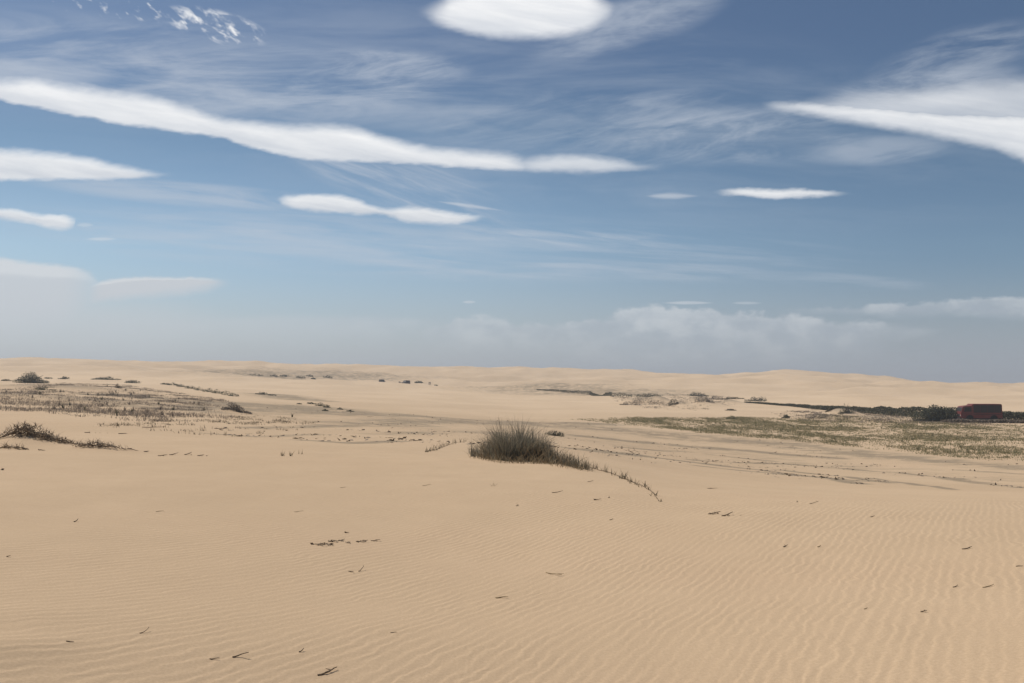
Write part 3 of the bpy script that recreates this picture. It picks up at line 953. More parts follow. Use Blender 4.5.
# ------------------------------------------------------------------ twigs on the rippled sand
def twig(px, py, wp, label, ang=0.0, bend=.3, forks=(), rise=.25, rad=None, mat=None, chips=0, name='twig'):
    """a bent dead stalk; forks are (where along it, angle, length share)"""
    p = ground(px, py); k = pxm(p); ln = wp * k
    root = None
    T = Geo()
    r0 = (rad or np.clip(.05 * ln, .0028, .008)) * .8
    def arm(x0, y0, z0, a, l, b, r, up, n=7):
        pts = []; x, y = x0, y0; aa = a
        for i in range(n):
            t = i / (n - 1)
            pts.append((x, y, max(gz(x, y) + r * .6, 0 * z0 + gz(x, y) + r * .6 + up * l * math.sin(min(t * 1.25, 1) * math.pi * .5) * t)))
            aa += b / n + rng.normal(0, .28)
            x += math.cos(aa) * l / (n - 1); y += math.sin(aa) * l / (n - 1)
        T.tube(pts, np.linspace(r, r * .45, n), 6)
        return pts
    main = arm(p.x - ln * .5 * math.cos(ang), p.y - ln * .5 * math.sin(ang), p.z, ang, ln, bend, r0, rise)
    for (where, da, share) in forks:
        q = main[int(where * (len(main) - 1))]
        pts = []
        a2 = ang + da
        for t in np.linspace(0, 1, 5):
            xx, yy = q[0] + math.cos(a2) * ln * share * t, q[1] + math.sin(a2) * ln * share * t
            pts.append((xx, yy, max(gz(xx, yy) + r0 * .5, q[2] + rise * ln * share * t * .8 * (1 if da > 0 else -.2))))
        T.tube(pts, np.linspace(r0 * .75, r0 * .3, 5), 5)
    if chips:
        x = p.x + rng.normal(0, ln * .3, chips); y = p.y + rng.normal(0, ln * .12, chips)
        P = np.stack([x, y, terrain(x, y) + .008], 1); T.leaves(P, rng.uniform(.010, .026, chips), .7)
    o = T.build(name, mat or M_WOOD, None, p, smooth=False, rel=p)
    return tag(o, label, 'twig' if name == 'twig' else name.replace('_', ' '))


twig(329, 676, 22, 'forked dead twig with raised prong, nearest the bottom edge', .12, -.1, [(.72, 2.6, .3), (.75, .95, .35), (.7, -2.4, .35)], .12, .0065)
twig(241, 657, 16, 'bent twig with a thick knobbly end', .45, .3, [(.95, 1.4, .12)], .35, .006)
twig(212, 661, 10, 'short bent twig beside the knobbly-ended twig', -.8, .6, [], .2, .0045)
twig(302, 652, 6, 'stubby twig lump between the knobbly twig and the forked one', .3, .8, [(.6, 1.2, .4)], .4, .005)
twig(146, 634, 12, 'thin twig with upturned tip, alone on ripples', .1, .3, [(.95, 1.5, .2)], .3, .0035)
twig(70, 642, 7, 'pair of tiny dark specks of twig near the sand hollow', .1, .1, [], .1, .004)
twig(394, 633, 7, 'tiny thin twig lying alone past the stubby lump', .0, .1, [], .1, .003)
twig(503, 598, 14, 'short thick pale-topped twig lying flat', .15, -.2, [(.3, 2.9, .25)], .12, .006, M_PALEWOOD)
twig(553, 575, 24, 'slender pale twig angled down with a split tip', -1.0, .9, [(.8, .9, .3)], .08, .0055, M_PALEWOOD)
twig(353, 572, 9, 'short dark curved twig, flat half of a pair', -.2, -.2, [], .15, .006)
twig(362, 571, 8, 'short dark hooked twig, upturned half of a pair', .7, .8, [(.9, 1.0, .3)], .5, .005)
for (px, py, w, lab, ch) in [(322, 545, 16, 'largest scrap heap of bark and twig in the broken row', 26), (333, 542, 9, 'small bark scrap next in the broken row', 8),
                             (342, 541, 8, 'thin bark scrap in the middle of the broken row', 5), (350, 543, 7, 'short scrap below the middle of the broken row', 4),
                             (362, 542, 12, 'thick dark bark piece near the end of the broken row', 5), (376, 541, 10, 'two-piece scrap ending the broken row', 5),
                             (347, 533, 4, 'tiny scrap above the broken row', 2)]:
    twig(px, py, w, lab, rng.normal(.1, .2), rng.normal(0, .5), [(.5, 1.2, .4)], .15, .006, None, ch)
twig(77, 522, 6, 'small dark upright twig on the smooth sand below the dead brush', .3, .6, [(.6, 1.4, .5)], .4, .007)
twig(9, 557, 5, 'tiny twig close to the side edge of the sand', -.2, .3, [], .3, .006)
twig(160, 512, 8, 'faint thin twig on the sand below the litter row', .1, .1, [], .1, .004, M_PALEWOOD)
twig(299, 512, 9, 'faint pale twig above the broken row of scraps', .2, .2, [], .1, .004, M_PALEWOOD)
twig(427, 486, 10, 'short flat twig on the sand below the grass runner', -.3, .3, [], .12, .005, M_PALEWOOD)
twig(343, 488, 6, 'tiny pale twig below the grass sprigs', -.2, .3, [], .12, .005, M_PALEWOOD)
twig(558, 493, 12, 'curved dark twig on sand beneath the grass clump tail', .0, .9, [], .15, .008)
twig(598, 500, 9, 'thick dark twig further along below the grass clump tail', .3, -.2, [(.4, 2.6, .4)], .2, .009)
twig(611, 498, 6, 'small chip of twig touching distance from the thick dark twig', .1, .2, [], .2, .007)
twig(591, 482, 7, 'small chip of twig close under the creeping runner', .1, .2, [], .2, .007)
twig(612, 520, 5, 'tiny speck of twig alone below the thick dark twig', .1, .2, [], .2, .006)
twig(519, 506, 6, 'tiny speck of twig alone below the dry sprig', .1, .2, [], .2, .006)
twig(714, 514, 12, 'twiggy scrap with two clumps, first clump', .1, .4, [(.6, 1.2, .3)], .2, .010, None, 10)
twig(729, 516, 14, 'twiggy scrap with two clumps, longer second clump', -.15, .3, [(.5, 1.5, .25)], .2, .010, None, 8)
twig(713, 489, 11, 'flat twig between the two-clump scrap and the swale', -.1, .2, [(.5, 2.8, .3)], .12, .008)
twig(814, 504, 9, 'small twig with upturned end beyond the two-clump scrap', .1, .5, [(.9, 1.4, .3)], .3, .006)
twig(799, 502, 5, 'speck of twig beside the small upturned twig', .1, .5, [], .2, .006)
twig(786, 547, 5, 'dark dot of wood on bare ripples', .1, .5, [(.5, 1.5, .6)], .3, .007)
twig(820, 547, 5, 'faint pale dot of wood beside the dark dot', .1, .5, [], .2, .006, M_PALEWOOD)
twig(873, 517, 5, 'faint twig speck on smooth sand under the swale edge', .1, .5, [], .2, .006)
twig(968, 549, 11, 'dark flat twig alone below the swale end', -.15, -.1, [(.4, .5, .5)], .12, .007)
twig(957, 587, 8, 'short dark twig lying level with a paler longer one', .0, .2, [], .12, .005)
twig(990, 587, 14, 'longer pale twig lying level with the short dark one', -.1, .1, [], .08, .005, M_PALEWOOD)
twig(924, 612, 6, 'dark knot of wood alone on strong ripples', -.4, .3, [(.5, 1.2, .5)], .3, .006)
twig(866, 609, 4, 'tiny faint twig speck beside the dark knot', .1, .3, [], .2, .004, M_PALEWOOD)
twig(1020, 566, 8, 'thin twig cut by the side edge of the view', .1, .1, [], .12, .005)
for (px, py, w, lab) in [(163, 456, 10, 'first dark scrap of the litter row past the dead brush'), (174, 455, 9, 'second dark scrap of the litter row past the dead brush'),
                         (187, 455, 8, 'third dark scrap of the litter row past the dead brush'), (201, 456, 7, 'last dark scrap of the litter row past the dead brush'),
                         (146, 452, 5, 'lone scrap between the dead brush and the litter row'), (130, 449, 4, 'scrap closest to the tip of the flat dead brush'),
                         (3, 470, 5, 'dark scrap on sand below the dead twig strip')]:
    twig(px, py, w, lab, rng.normal(0, .3), rng.normal(0, 1.3), [(.5, 1.3, .3), (.3, -1.0, .35)], rng.uniform(.1, .4), rng.uniform(.008, .014), None, 6)
for (px, py, w, lab) in [(93, 433, 18, 'long dry stick lying above the flat dead brush'), (123, 434, 8, 'short dry stick past the long one'),
                         (155, 428, 26, 'longest dry stick on the pale sand under the heath'), (221, 429, 14, 'dry stick near the end of the stick line'),
                         (160, 421, 6, 'dark stub standing above the longest dry stick'), (418, 441, 10, 'dark stick where the sand streak ends by the clump'),
                         (391, 438, 5, 'small dark lump below the streaks'), (371, 417, 8, 'dark lump on the upper streak')]:
    twig(px, py, w, lab, rng.normal(0, .12), rng.normal(0, .3), [(.4, 1.2, .15)], .06, .022, None, 8)


# ------------------------------------------------------------------ hard objects
def bm_obj(name, bm, mat, parent, smooth=False, bevel=0.0):
    if bevel:
        bmesh.ops.bevel(bm, geom=list(bm.edges), offset=bevel, segments=2, affect='EDGES', profile=.6)
    me = bpy.data.meshes.new(name); bmesh.ops.recalc_face_normals(bm, faces=bm.faces[:]); bm.to_mesh(me); bm.free()
    me.materials.append(mat)
    if smooth:
        for q in me.polygons: q.use_smooth = True
    return link(name, me, parent)


def prism(profile, y0, y1):
    bm = bmesh.new()
    a = [bm.verts.new((x, y0, z)) for x, z in profile]; b = [bm.verts.new((x, y1, z)) for x, z in profile]
    bm.faces.new(a); bm.faces.new(b[::-1])
    n = len(a)
    for i in range(n):
        bm.faces.new([a[i], b[i], b[(i + 1) % n], a[(i + 1) % n]])
    return bm


def box(x0, x1, y0, y1, z0, z1):
    return prism([(x0, z0), (x1, z0), (x1, z1), (x0, z1)], y0, y1)


def lathe(profile, cx, cy, cz, n=28):
    """profile of (y, radius), axis along y"""
    bm = bmesh.new(); rings = []
    for (yy, rr) in profile:
        rings.append([bm.verts.new((cx + rr * math.cos(i / n * 2 * math.pi), cy + yy, cz + rr * math.sin(i / n * 2 * math.pi))) for i in range(n)])
    for a, b in zip(rings[:-1], rings[1:]):
        for i in range(n):
            bm.faces.new([a[i], a[(i + 1) % n], b[(i + 1) % n], b[i]])
    bm.faces.new(rings[0]); bm.faces.new(rings[-1][::-1])
    return bm


def wheel(root, x, y, r, w, side):
    o = link('wheel', None, root)
    bm_obj('tyre', lathe([(-w / 2, r * .62), (-w / 2, r * .9), (-w * .38, r), (w * .38, r), (w / 2, r * .9), (w / 2, r * .62)], x, y, r, 30), M_RUBBER, o, True)
    e = w / 2 + .004
    bm_obj('rim', lathe([(side * e * .2, r * .6), (side * e, r * .58), (side * e * .8, r * .45), (side * e * .85, r * .2), (side * (e + .03), r * .16)], x, y, r, 24), M_STEEL, o, True)
    return o


def red_bus():
    p = at(982, 152)
    root = empty('bus', p, R(-8), 'red off-road bus with dark side windows beside the big dark bush', 'bus')
    root.scale = (.86, .86, .92)
    W = 1.22
    prof = [(-4.22, .62), (-4.28, 1.3), (-4.22, 1.80), (-3.98, 2.58), (-3.74, 2.74), (-2.35, 2.82), (-2.2, 3.08), (2.92, 3.08), (3.0, 2.98), (3.04, .62)]
    bm_obj('body', prism(prof, -W, W), M_RED, root, False, .05)
    bm_obj('chassis', box(-4.0, 2.8, -.95, .95, .38, .615), M_TRIM, root)
    bm_obj('roof_rail', box(-2.1, 2.9, -W + .03, W - .03, 3.083, 3.15), M_RED, root, False, .02)
    for s in (-1, 1):
        y = s * (W + .012)
        # four side panes in a frame, each pane a part
        x0 = -2.05
        for i in range(4):
            fr = bm_obj('window', box(x0 + i * 1.22 + .02, x0 + i * 1.22 + 1.19, *sorted((s * (W - .02), s * (W + .010))), 1.62, 2.96), M_TRIM, root)
            bm_obj('pane', box(x0 + i * 1.22 + .07, x0 + i * 1.22 + 1.14, *sorted((s * (W + .0105), s * (W + .018))), 1.68, 2.90), M_GLASS, fr)
        fr = bm_obj('cab_window', prism([(-3.72, 1.78), (-2.42, 1.78), (-2.42, 2.58), (-3.55, 2.58)], *sorted((s * (W - .02), s * (W + .010)))), M_GLASS, root)
        d = bm_obj('door', box(-3.5, -2.38, *sorted((s * (W - .03), s * (W + .008))), .75, 1.70), M_RED, root, False, .006)
        bm_obj('handle', box(-2.62, -2.45, *sorted((s * (W + .009), s * (W + .04))), 1.52, 1.56), M_TRIM, d)
        bm_obj('mirror', box(-3.72, -3.60, *sorted((s * (W + .06), s * (W + .26))), 1.75, 2.15), M_TRIM, root, False, .02)
        bm_obj('headlight', lathe([(-.12, .05), (-.11, .12), (0, .13), (.0, .10)], 0, 0, 0, 18), M_LAMP, root).matrix_local = (
            Matrix.Translation((-4.20, s * .85, 1.12)) @ Matrix.Rotation(R(-90), 4, 'Z'))
        bm_obj('tail_light', box(3.0, 3.08, *sorted((s * .9, s * 1.12)), 1.0, 1.35), M_RED, root, False, .01)
        bm_obj('side_stripe', box(-2.1, 2.85, *sorted((s * (W - .02), s * (W + .006))), 1.30, 1.38), M_TRIM, root)
        bm_obj('mudguard', lathe([(-.05, .66), (.05, .66), (.05, .60), (-.05, .60)], -2.75, s * (W + .03), .56, 26), M_TRIM, root)
        bm_obj('mudguard', lathe([(-.05, .66), (.05, .66), (.05, .60), (-.05, .60)], 1.5, s * (W + .03), .56, 26), M_TRIM, root)
        wheel(root, -2.75, s * 1.0, .56, .36, s); wheel(root, 1.5, s * 1.0, .56, .36, s)
    ws = bm_obj('windscreen', prism([(-4.225, 1.86), (-4.015, 2.535), (-3.98, 2.52), (-4.19, 1.85)], -1.08, 1.08), M_GLASS, root)
    bm_obj('wiper', box(-4.17, -4.13, -.5, .05, 1.86, 1.89), M_TRIM, ws)
    bm_obj('grille', box(-4.315, -4.22, -.6, .6, .95, 1.35), M_TRIM, root, False, .01)
    bm_obj('bumper', box(-4.48, -4.2, -1.15, 1.15, .50, .80), M_TRIM, root, False, .03)
    bm_obj('bumper', box(3.0, 3.22, -1.15, 1.15, .50, .78), M_TRIM, root, False, .03)


red_bus()
scrub_bank([(944, at(944, 147.5), 2.2), (960, at(960, 147.5), 3.2), (985, at(985, 147.5), 2.6), (1006, at(1006, 147.5), 3.4), (1030, at(1030, 147.5), 2.4)], 'low brown scrub along the near side of the red bus', 'scrub', 2600, M_PURPLE, 1.0)


def off_roader(px, py, rz, label, mat, lenf=1.0):
    p = at(px, 395)
    root = empty('off_road_vehicle', p, rz, label, 'off-road vehicle', 'off-road vehicles parked far out on the sand')
    root.scale = (1.12, 1.12, 1.22)
    W = .9
    bm_obj('body', prism([(-2.2, .5), (-2.25, .95), (-2.15, 1.1), (-1.05, 1.16), (2.15, 1.16), (2.22, .95), (2.2, .5)], -W, W), mat, root, False, .04)
    bm_obj('cabin', prism([(-1.0, 1.165), (-.55, 1.78), (-.4, 1.84), (2.0, 1.84), (2.13, 1.7), (2.13, 1.165)], -W + .07, W - .07), mat, root, False, .04)
    for s in (-1, 1):
        for a, b in ((-.62, .12), (.2, 1.0), (1.08, 1.9)):
            w = bm_obj('window', prism([(a - (.0 if a > 0 else .1), 1.24), (b, 1.24), (b, 1.7), (a + (.02 if a > 0 else .2), 1.7)], *sorted((s * (W - .08), s * (W - .06)))), M_GLASS, root)
        bm_obj('headlight', box(-2.27, -2.2, *sorted((s * .5, s * .78)), .82, 1.0), M_LAMP, root, False, .01)
        wheel(root, -1.4, s * .78, .39, .27, s); wheel(root, 1.4, s * .78, .39, .27, s)
    bm_obj('windscreen', prism([(-1.015, 1.22), (-.60, 1.745), (-.57, 1.73), (-.98, 1.2)], -.72, .72), M_GLASS, root)
    bm_obj('bumper', box(-2.4, -2.2, -.85, .85, .42, .62), M_TRIM, root, False, .02)
    bm_obj('roof_rack', box(-.2, 1.9, -.7, .7, 1.845, 1.93), M_TRIM, root, False, .01)


off_roader(405.5, 383.0, R(60), 'dark boxy off-road vehicle, larger one in the middle of the far group', M_DARKPAINT)
off_roader(382, 382.6, R(117), 'dark off-road vehicle standing first, apart from the far group', M_GREYPAINT)


def person(px, py, rz, label, arm=.15):
    p = at(px, 395)
    me = bpy.data.meshes.new('person'); bm = bmesh.new()
    J = {}
    def v(n, x, y, z): J[n] = bm.verts.new((x, y, z))
    v('pel', 0, 0, .95); v('sp', 0, 0, 1.15); v('ch', 0, 0, 1.38); v('nk', 0, 0, 1.5); v('hb', 0, -.01, 1.58); v('ht', 0, -.02, 1.70)
    for s, t in ((-1, 'l'), (1, 'r')):
        v('hp' + t, s * .1, 0, .90); v('kn' + t, s * .12, -.02, .49); v('an' + t, s * .13, .02, .08); v('to' + t, s * .14, -.14, .04)
        v('sh' + t, s * .19, 0, 1.42); v('el' + t, s * (.25 + arm * .3), .02, 1.14); v('wr' + t, s * (.26 + arm * .5), -.06, .90); v('ha' + t, s * (.26 + arm * .5), -.08, .80)
    E = [('pel', 'sp'), ('sp', 'ch'), ('ch', 'nk'), ('nk', 'hb'), ('hb', 'ht')]
    for t in 'lr':
        E += [('pel', 'hp' + t), ('hp' + t, 'kn' + t), ('kn' + t, 'an' + t), ('an' + t, 'to' + t), ('ch', 'sh' + t), ('sh' + t, 'el' + t), ('el' + t, 'wr' + t), ('wr' + t, 'ha' + t)]
    for a, b in E: bm.edges.new((J[a], J[b]))
    order = list(J); bm.to_mesh(me); bm.free()
    o = link('person', me, None, p, rz)
    md = o.modifiers.new('skin', 'SKIN')
    RAD = {'pel': .15, 'sp': .13, 'ch': .16, 'nk': .06, 'hb': .095, 'ht': .085}
    for i, nme in enumerate(order):
        r = RAD.get(nme) or {'hp': .095, 'kn': .06, 'an': .045, 'to': .04, 'sh': .065, 'el': .045, 'wr': .032, 'ha': .035}[nme[:2]]
        me.skin_vertices[0].data[i].radius = (r, r * .85 if nme in ('pel', 'sp', 'ch') else r)
    me.skin_vertices[0].data[0].use_root = True
    o.modifiers.new('sub', 'SUBSURF').levels = 1
    dg = bpy.context.evaluated_depsgraph_get(); ev = o.evaluated_get(dg)
    nm = bpy.data.meshes.new_from_object(ev); o.modifiers.clear(); o.data = nm
    for m_ in (M_SKIN, M_CLOTH, M_JEAN, M_HAIR): nm.materials.append(m_)
    for q in nm.polygons:
        c = q.center; q.use_smooth = True
        q.material_index = 3 if (c.z > 1.66 or (c.z > 1.56 and c.y > .04)) else 0 if (c.z > 1.47 or (abs(c.x) > .2 and c.z < 1.05 and c.z > .7)) else 1 if c.z > .98 else 2
    return tag(o, label, 'person')


person(400, 383.0, R(20), 'person in dark clothes standing between the two far vehicles')
person(429, 383.0, R(-40), 'person in dark clothes standing at the outer end of the far group', .3)
shrub(418.5, ground(418.5, 383), 8, 2.4, 'low dark flat bush beside the boxy vehicle of the far group', M_SHRUB, n=420, lobes=4, stems=False)
person(430.2, 383.0, R(60), 'person in dark clothes turned towards the outermost person of the far group', .1)
person(399.1, 383.0, R(-20), 'person in dark clothes close beside the one between the far vehicles', .2)
shrub(436, at(436, 393), 3, 1.4, 'tiny dark bush outermost in the far group', M_SHRUB, n=60, lobes=2, stems=False)

# post on the first hummock
p = ground(657, 395.5)
root = empty('marker_post', p, 0, 'short leaning dark post on top of the first sandy hummock', 'post')
G = Geo(); G.tube([(0, 0, -.2), (.02, 0, .55), (.05, 0, 1.0)], [.09, .085, .075], 8); G.build('post', M_POST, root)
G = Geo(); G.tube([(.05, 0, 1.0), (.052, 0, 1.07)], [.10, .085], 8); G.build('cap', M_TRIM, root)

# ------------------------------------------------------------------ air
def haze(density=0.0005):
    bm = bmesh.new(); bmesh.ops.create_cube(bm, size=1.0)
    me = bpy.data.meshes.new('haze'); bm.to_mesh(me); bm.free()
    o = link('haze', me); o.scale = (13600, 13600, 70.0); o.location = (0, 0, 35 - 22.0)
    m = bpy.data.materials.new('pale_air'); m.use_nodes = True
    t = m.node_tree; t.nodes.clear()
    v = t.nodes.new('ShaderNodeVolumePrincipled'); out = t.nodes.new('ShaderNodeOutputMaterial')
    v.inputs['Color'].default_value = (0.88, 0.90, 0.93, 1); v.inputs['Density'].default_value = density; v.inputs['Anisotropy'].default_value = 0.1
    t.links.new(v.outputs[0], out.inputs['Volume'])
    me.materials.append(m)
    tag(o, 'thin pale coastal haze over the dunes', 'haze', kind='stuff')


haze()

# ------------------------------------------------------------------ sky
def build_world():
    w = bpy.data.worlds.new('World'); SC.world = w; w.use_nodes = True
    w.cycles.sampling_method = 'NONE'
    t = w.node_tree; t.nodes.clear(); nt = NT(t)
    out = nt.new('ShaderNodeOutputWorld'); bg = nt.new('ShaderNodeBackground')
    STR = 0.10
    sky = nt.new('ShaderNodeTexSky', sky_type='NISHITA'); sky.sun_disc = False
    sky.sun_elevation = SUN_EL; sky.sun_rotation = SUN_AZ % (2 * math.pi)
    sky.air_density = 1.0; sky.dust_density = 1.2; sky.ozone_density = 2.0; sky.altitude = 20
    tc = nt.new('ShaderNodeTexCoord')
    sp = nt.new('ShaderNodeSeparateXYZ'); nt.l.new(tc.outputs['Generated'], sp.inputs[0])
    X, Y, Z = (V(nt, sp.outputs[i]) for i in range(3))
    Yc = Y.max(0.05)
    u, v = X / Yc, Z / Yc                                        # bearing and height of each cloud, as tangents
    front = nt.ss(Y, 0.05, 0.25)
    uv = nt.xyz(u, v, 0.0)
    n_lo = nt.noise(nt.xyz(u * 3.0, v * 7.0, 1.3), 2.2, 4, .55) - .5
    n_hi = nt.noise(nt.xyz(u * 6.0, v * 16.0, 4.1), 4.0, 5, .62) - .5
    # grey-blue of the day: the sky texture, cooled and evened
    base = nt.mix(1.0, V(nt, sky.outputs[0]), nt.ramp(nt.ss(v, 0.0, .46), [
        (0.0, SKYT[0]), (0.34, SKYT[1]), (0.8, SKYT[2]), (1.0, SKYT[3])]), 'MULTIPLY')

    away = nt.ss(u, -.15, .62) * (1.0 - nt.ss(v, .16, .42))
    base = nt.mix(away, base, nt.mix(1.0, base, (.70, .74, .80), 'MULTIPLY'))

    def pos(px, py):
        d = ray(px, py); return d[0] / d[1], d[2] / d[1]

    def frame(px, py, tilt):
        u0, v0 = pos(px, py); a = R(tilt); c, s = math.cos(a), -math.sin(a)
        du, dv = u - u0, v - v0
        return du * c + dv * s, dv * c - du * s

    def lens(px, py, L, top, bot, tilt=0.0, soft=.35, rag=.25, opac=1.0, skew=0.0, power=2.0):
        s_, t_ = frame(px, py, tilt)
        s_ = s_ * (F / L)
        tt = (t_.max(0.0)) * (F / top) + (t_.min(0.0)) * (-F / bot)
        e = 1.0 - nt.m('POWER', s_.abs(), power)
        f = e - tt + n_hi * rag + n_lo * rag * .8
        return nt.ss(f, 0.0, soft) * opac

    def veil(px, py, L, H, tilt, opac, fs=(4.0, 30.0), fibre=0.0, seed=0.0, thr=(.38, .72)):
        s_, t_ = frame(px, py, tilt)
        g = 1.0 - (s_ * s_) * (F / L) ** 2 - (t_ * t_) * (F / H) ** 2
        s2, t2 = frame(px, py, tilt + fibre)
        nn = nt.noise(nt.xyz(s2 * fs[0], t2 * fs[1], seed), 1.2, 5, .66, .5)
        return nt.ss(g, 0.0, .9) * nt.ss(nn, thr[0], thr[1]) * opac

    def mx(lst):
        a = lst[0]
        for b in lst[1:]: a = a.max(b)
        return a

    def over(lst):
        a = lst[0]
        for b in lst[1:]: a = 1.0 - (1.0 - a) * (1.0 - b)
        return a

    n_cut = None
    cirrus = over([
        veil(110, 64, 300, 60, 6, .52, (3, 16), -8, 1.0),
        veil(20, 72, 110, 16, 3, .5, (3, 10), 0, 2.0, (.2, .6)),
        veil(390, 68, 95, 24, 3, .5, (7, 30), -8, 3.0, (.36, .68)),
        veil(300, 85, 280, 50, 2, .52, (3, 22), -6, 4.0),
        veil(190, 194, 190, 15, 5, .5, (4, 40), 0, 5.0, (.3, .6)),
        veil(400, 182, 150, 36, 20, .6, (4, 34), 0, 6.0),
        veil(630, 24, 120, 34, -18, .5, (3, 14), 10, 7.0),
        veil(620, 22, 120, 30, -12, .30, (4, 16), 0, 7.7),
        veil(720, 136, 190, 36, -2, .56, (5, 22), -10, 8.0),
        veil(590, 118, 220, 40, -4, .34, (4, 22), -10, 8.5),
        veil(880, 150, 90, 18, -4, .36, (4, 22), -6, 9.0, (.3, .6)),
        veil(920, 92, 130, 28, -8, .5, (6, 24), 14, 10.0, (.25, .65)),
        veil(950, 66, 120, 40, -20, .4, (4, 20), 10, 10.5),
        veil(560, 240, 150, 14, 4, .5, (5, 60), 3, 11.0, (.36, .66)),
        veil(480, 268, 200, 18, 2, .42, (4, 60), 0, 12.0),
        veil(640, 270, 170, 12, 2, .38, (4, 60), 0, 12.5),
        veil(330, 240, 260, 30, 4, .34, (4, 40), 0, 13.0),
        veil(840, 281, 110, 10, 3, .3, (4, 60), 0, 14.0),
        veil(450, 248, 500, 42, 2, .30, (3, 52), 2, 16.0, (.42, .7)),
        veil(200, 230, 260, 26, 4, .28, (4, 60), 0, 17.0, (.4, .7)),
        veil(120, 90, 260, 30, 8, .35, (4, 34), 0, 18.0, (.4, .72)),
        veil(500, 110, 650, 130, 6, .26, (2.5, 16), -4, 15.0, (.35, .8)),
    ])
    fr1 = nt.noise(nt.xyz(u * 14.0 + v * 6.0, v * 34.0 - u * 6.0, 2.2), 3.0, 4, .62) - .5
    eu = u + n_lo * .02 + n_hi * .010                            # ragged edges
    ev = v + n_hi * .006 + n_lo * .006 + fr1 * .007

    def curve(pts):
        """a height given along the bearing"""
        q = [pos(*p) for p in pts]
        us = [p[0] for p in q]; vs = [p[1] for p in q]
        u0, u1, v0, v1 = us[0], us[-1], min(vs) - .01, max(vs) + .01
        nd = nt.new('ShaderNodeFloatCurve')
        c = nd.mapping.curves[0]
        while len(c.points) < len(q):
            c.points.new(.5, .5)
        for pt, (uu, vv) in zip(c.points, sorted(q)):
            pt.location = ((uu - u0) / (u1 - u0), (vv - v0) / (v1 - v0))
        nd.mapping.update()
        nt.put(nd.inputs['Value'], (eu - u0) * (1.0 / (u1 - u0)))
        return V(nt, nd.outputs[0]) * (v1 - v0) + v0, u0, u1

    def body(top, bot, st=5.0, sb=3.0, opac=1.0, se=10.0, puff=0.0):
        T, a0, a1 = curve(top); B, b0, b1 = curve(bot)
        if puff:
            T = T + (puffs - .5) * (puff / F)
        ends = nt.ss(eu, a0 - .5 * se / F, a0 + se / F) * nt.ss(eu, a1 + .5 * se / F, a1 - se / F)
        m_ = nt.m('POWER', nt.ss(T - ev, -.5 * st / F, 1.2 * st / F) * nt.ss(ev - B, -.5 * sb / F, .9 * sb / F) * ends, .75) * opac
        shade = (ev - B) / (T - B).max(.004)
        return m_, shade

    puffs = nt.ss(nt.noise(nt.xyz(u * 16.0, v * 22.0, 5.5), 1.5, 4, .55), .3, .7)
    CL = [
        body([(-60, 78), (0, 80), (30, 80), (60, 84), (110, 92), (150, 97), (190, 108), (220, 118), (250, 122), (300, 125), (345, 126), (380, 136), (420, 146), (460, 150),
              (500, 152), (518, 156), (536, 161)],
             [(-60, 88), (0, 99), (40, 108), (80, 117), (120, 124), (160, 129), (210, 136), (240, 145), (290, 157), (320, 161), (380, 162), (430, 164), (480, 168), (518, 169.5), (536, 167)], 9, 4, .97, 30),
        body([(512, 160), (530, 157.5), (550, 156), (575, 155.5), (600, 158.5), (625, 162), (662, 166)], [(512, 168), (530, 169.5), (550, 171), (570, 173), (600, 172), (630, 170), (662, 168)], 8, 6, .80, 40),
        body([(-60, 147), (0, 150), (40, 152), (80, 157), (120, 165), (150, 172), (164, 175.5)], [(-60, 179), (0, 180), (60, 180), (100, 179), (140, 178), (164, 177)], 7, 3.5, .96, 30),
        body([(-60, 206), (0, 208), (20, 210), (40, 214), (60, 214), (78, 218)], [(-60, 212), (0, 218), (30, 223), (55, 229), (72, 228), (78, 221)], 4, 5, .93, 14),
        body([(281, 197), (290, 194.5), (320, 194), (345, 197), (370, 205), (385, 209), (410, 207), (440, 209), (465, 214), (484, 217)],
             [(281, 201), (295, 208), (330, 213), (360, 214), (390, 217), (410, 222), (450, 223), (470, 221), (484, 218.5)], 4.5, 4, .96, 16),
        body([(424, 10), (440, 2), (460, -10), (520, -24), (580, -14), (605, -2), (614, 4)], [(424, 16), (432, 21), (450, 28), (480, 35), (515, 38), (550, 37), (580, 32), (600, 23), (614, 10)], 14, 10, 1.0, 30),
        body([(766, 104), (800, 103.5), (830, 105), (900, 108), (960, 112), (1024, 115), (1100, 118)],
             [(766, 108), (800, 114), (840, 121), (880, 127), (920, 133), (950, 139), (980, 145), (1000, 151), (1015, 157), (1035, 163), (1100, 168)], 7, 10, .92, 16),
        body([(790, 106), (830, 101), (860, 96), (900, 91), (950, 87), (1000, 82), (1100, 76)], [(790, 110), (860, 112), (900, 114), (960, 118), (1100, 124)], 16, 6, .66, 50),
        body([(716, 191.5), (735, 189), (760, 188.2), (785, 188.4), (810, 189.8), (842, 193)], [(716, 193), (745, 196.5), (770, 198.5), (785, 199), (805, 198), (842, 195)], 3.5, 3.5, .95, 26),
    ]
    bright, shd = CL[0]
    for m_, sh_ in CL[1:]:
        gt = nt.m('GREATER_THAN', m_, bright)
        shd = shd * (1.0 - gt) + sh_ * gt
        bright = bright.max(m_)
    bright = bright.max(mx([
        lens(470, 206, 40, 3, 3, 8, .9, .9, .5), lens(672, 196, 30, 5, 5, 0, .9, .5, .5),
        lens(102, 239, 18, 2.5, 2.5, 0, .9, .7, .4), lens(85, 225, 10, 3, 3, 0, .9, .8, .3), lens(469, 302, 8, 2, 2, 0, .6, .4, .5),
        lens(688, 303, 30, 2.4, 2, 0, .7, .5, .5), lens(747, 303, 18, 2, 2, 0, .8, .5, .35),
    ]))
    # fleecy patch high up
    s_, t_ = frame(215, 26, 14)
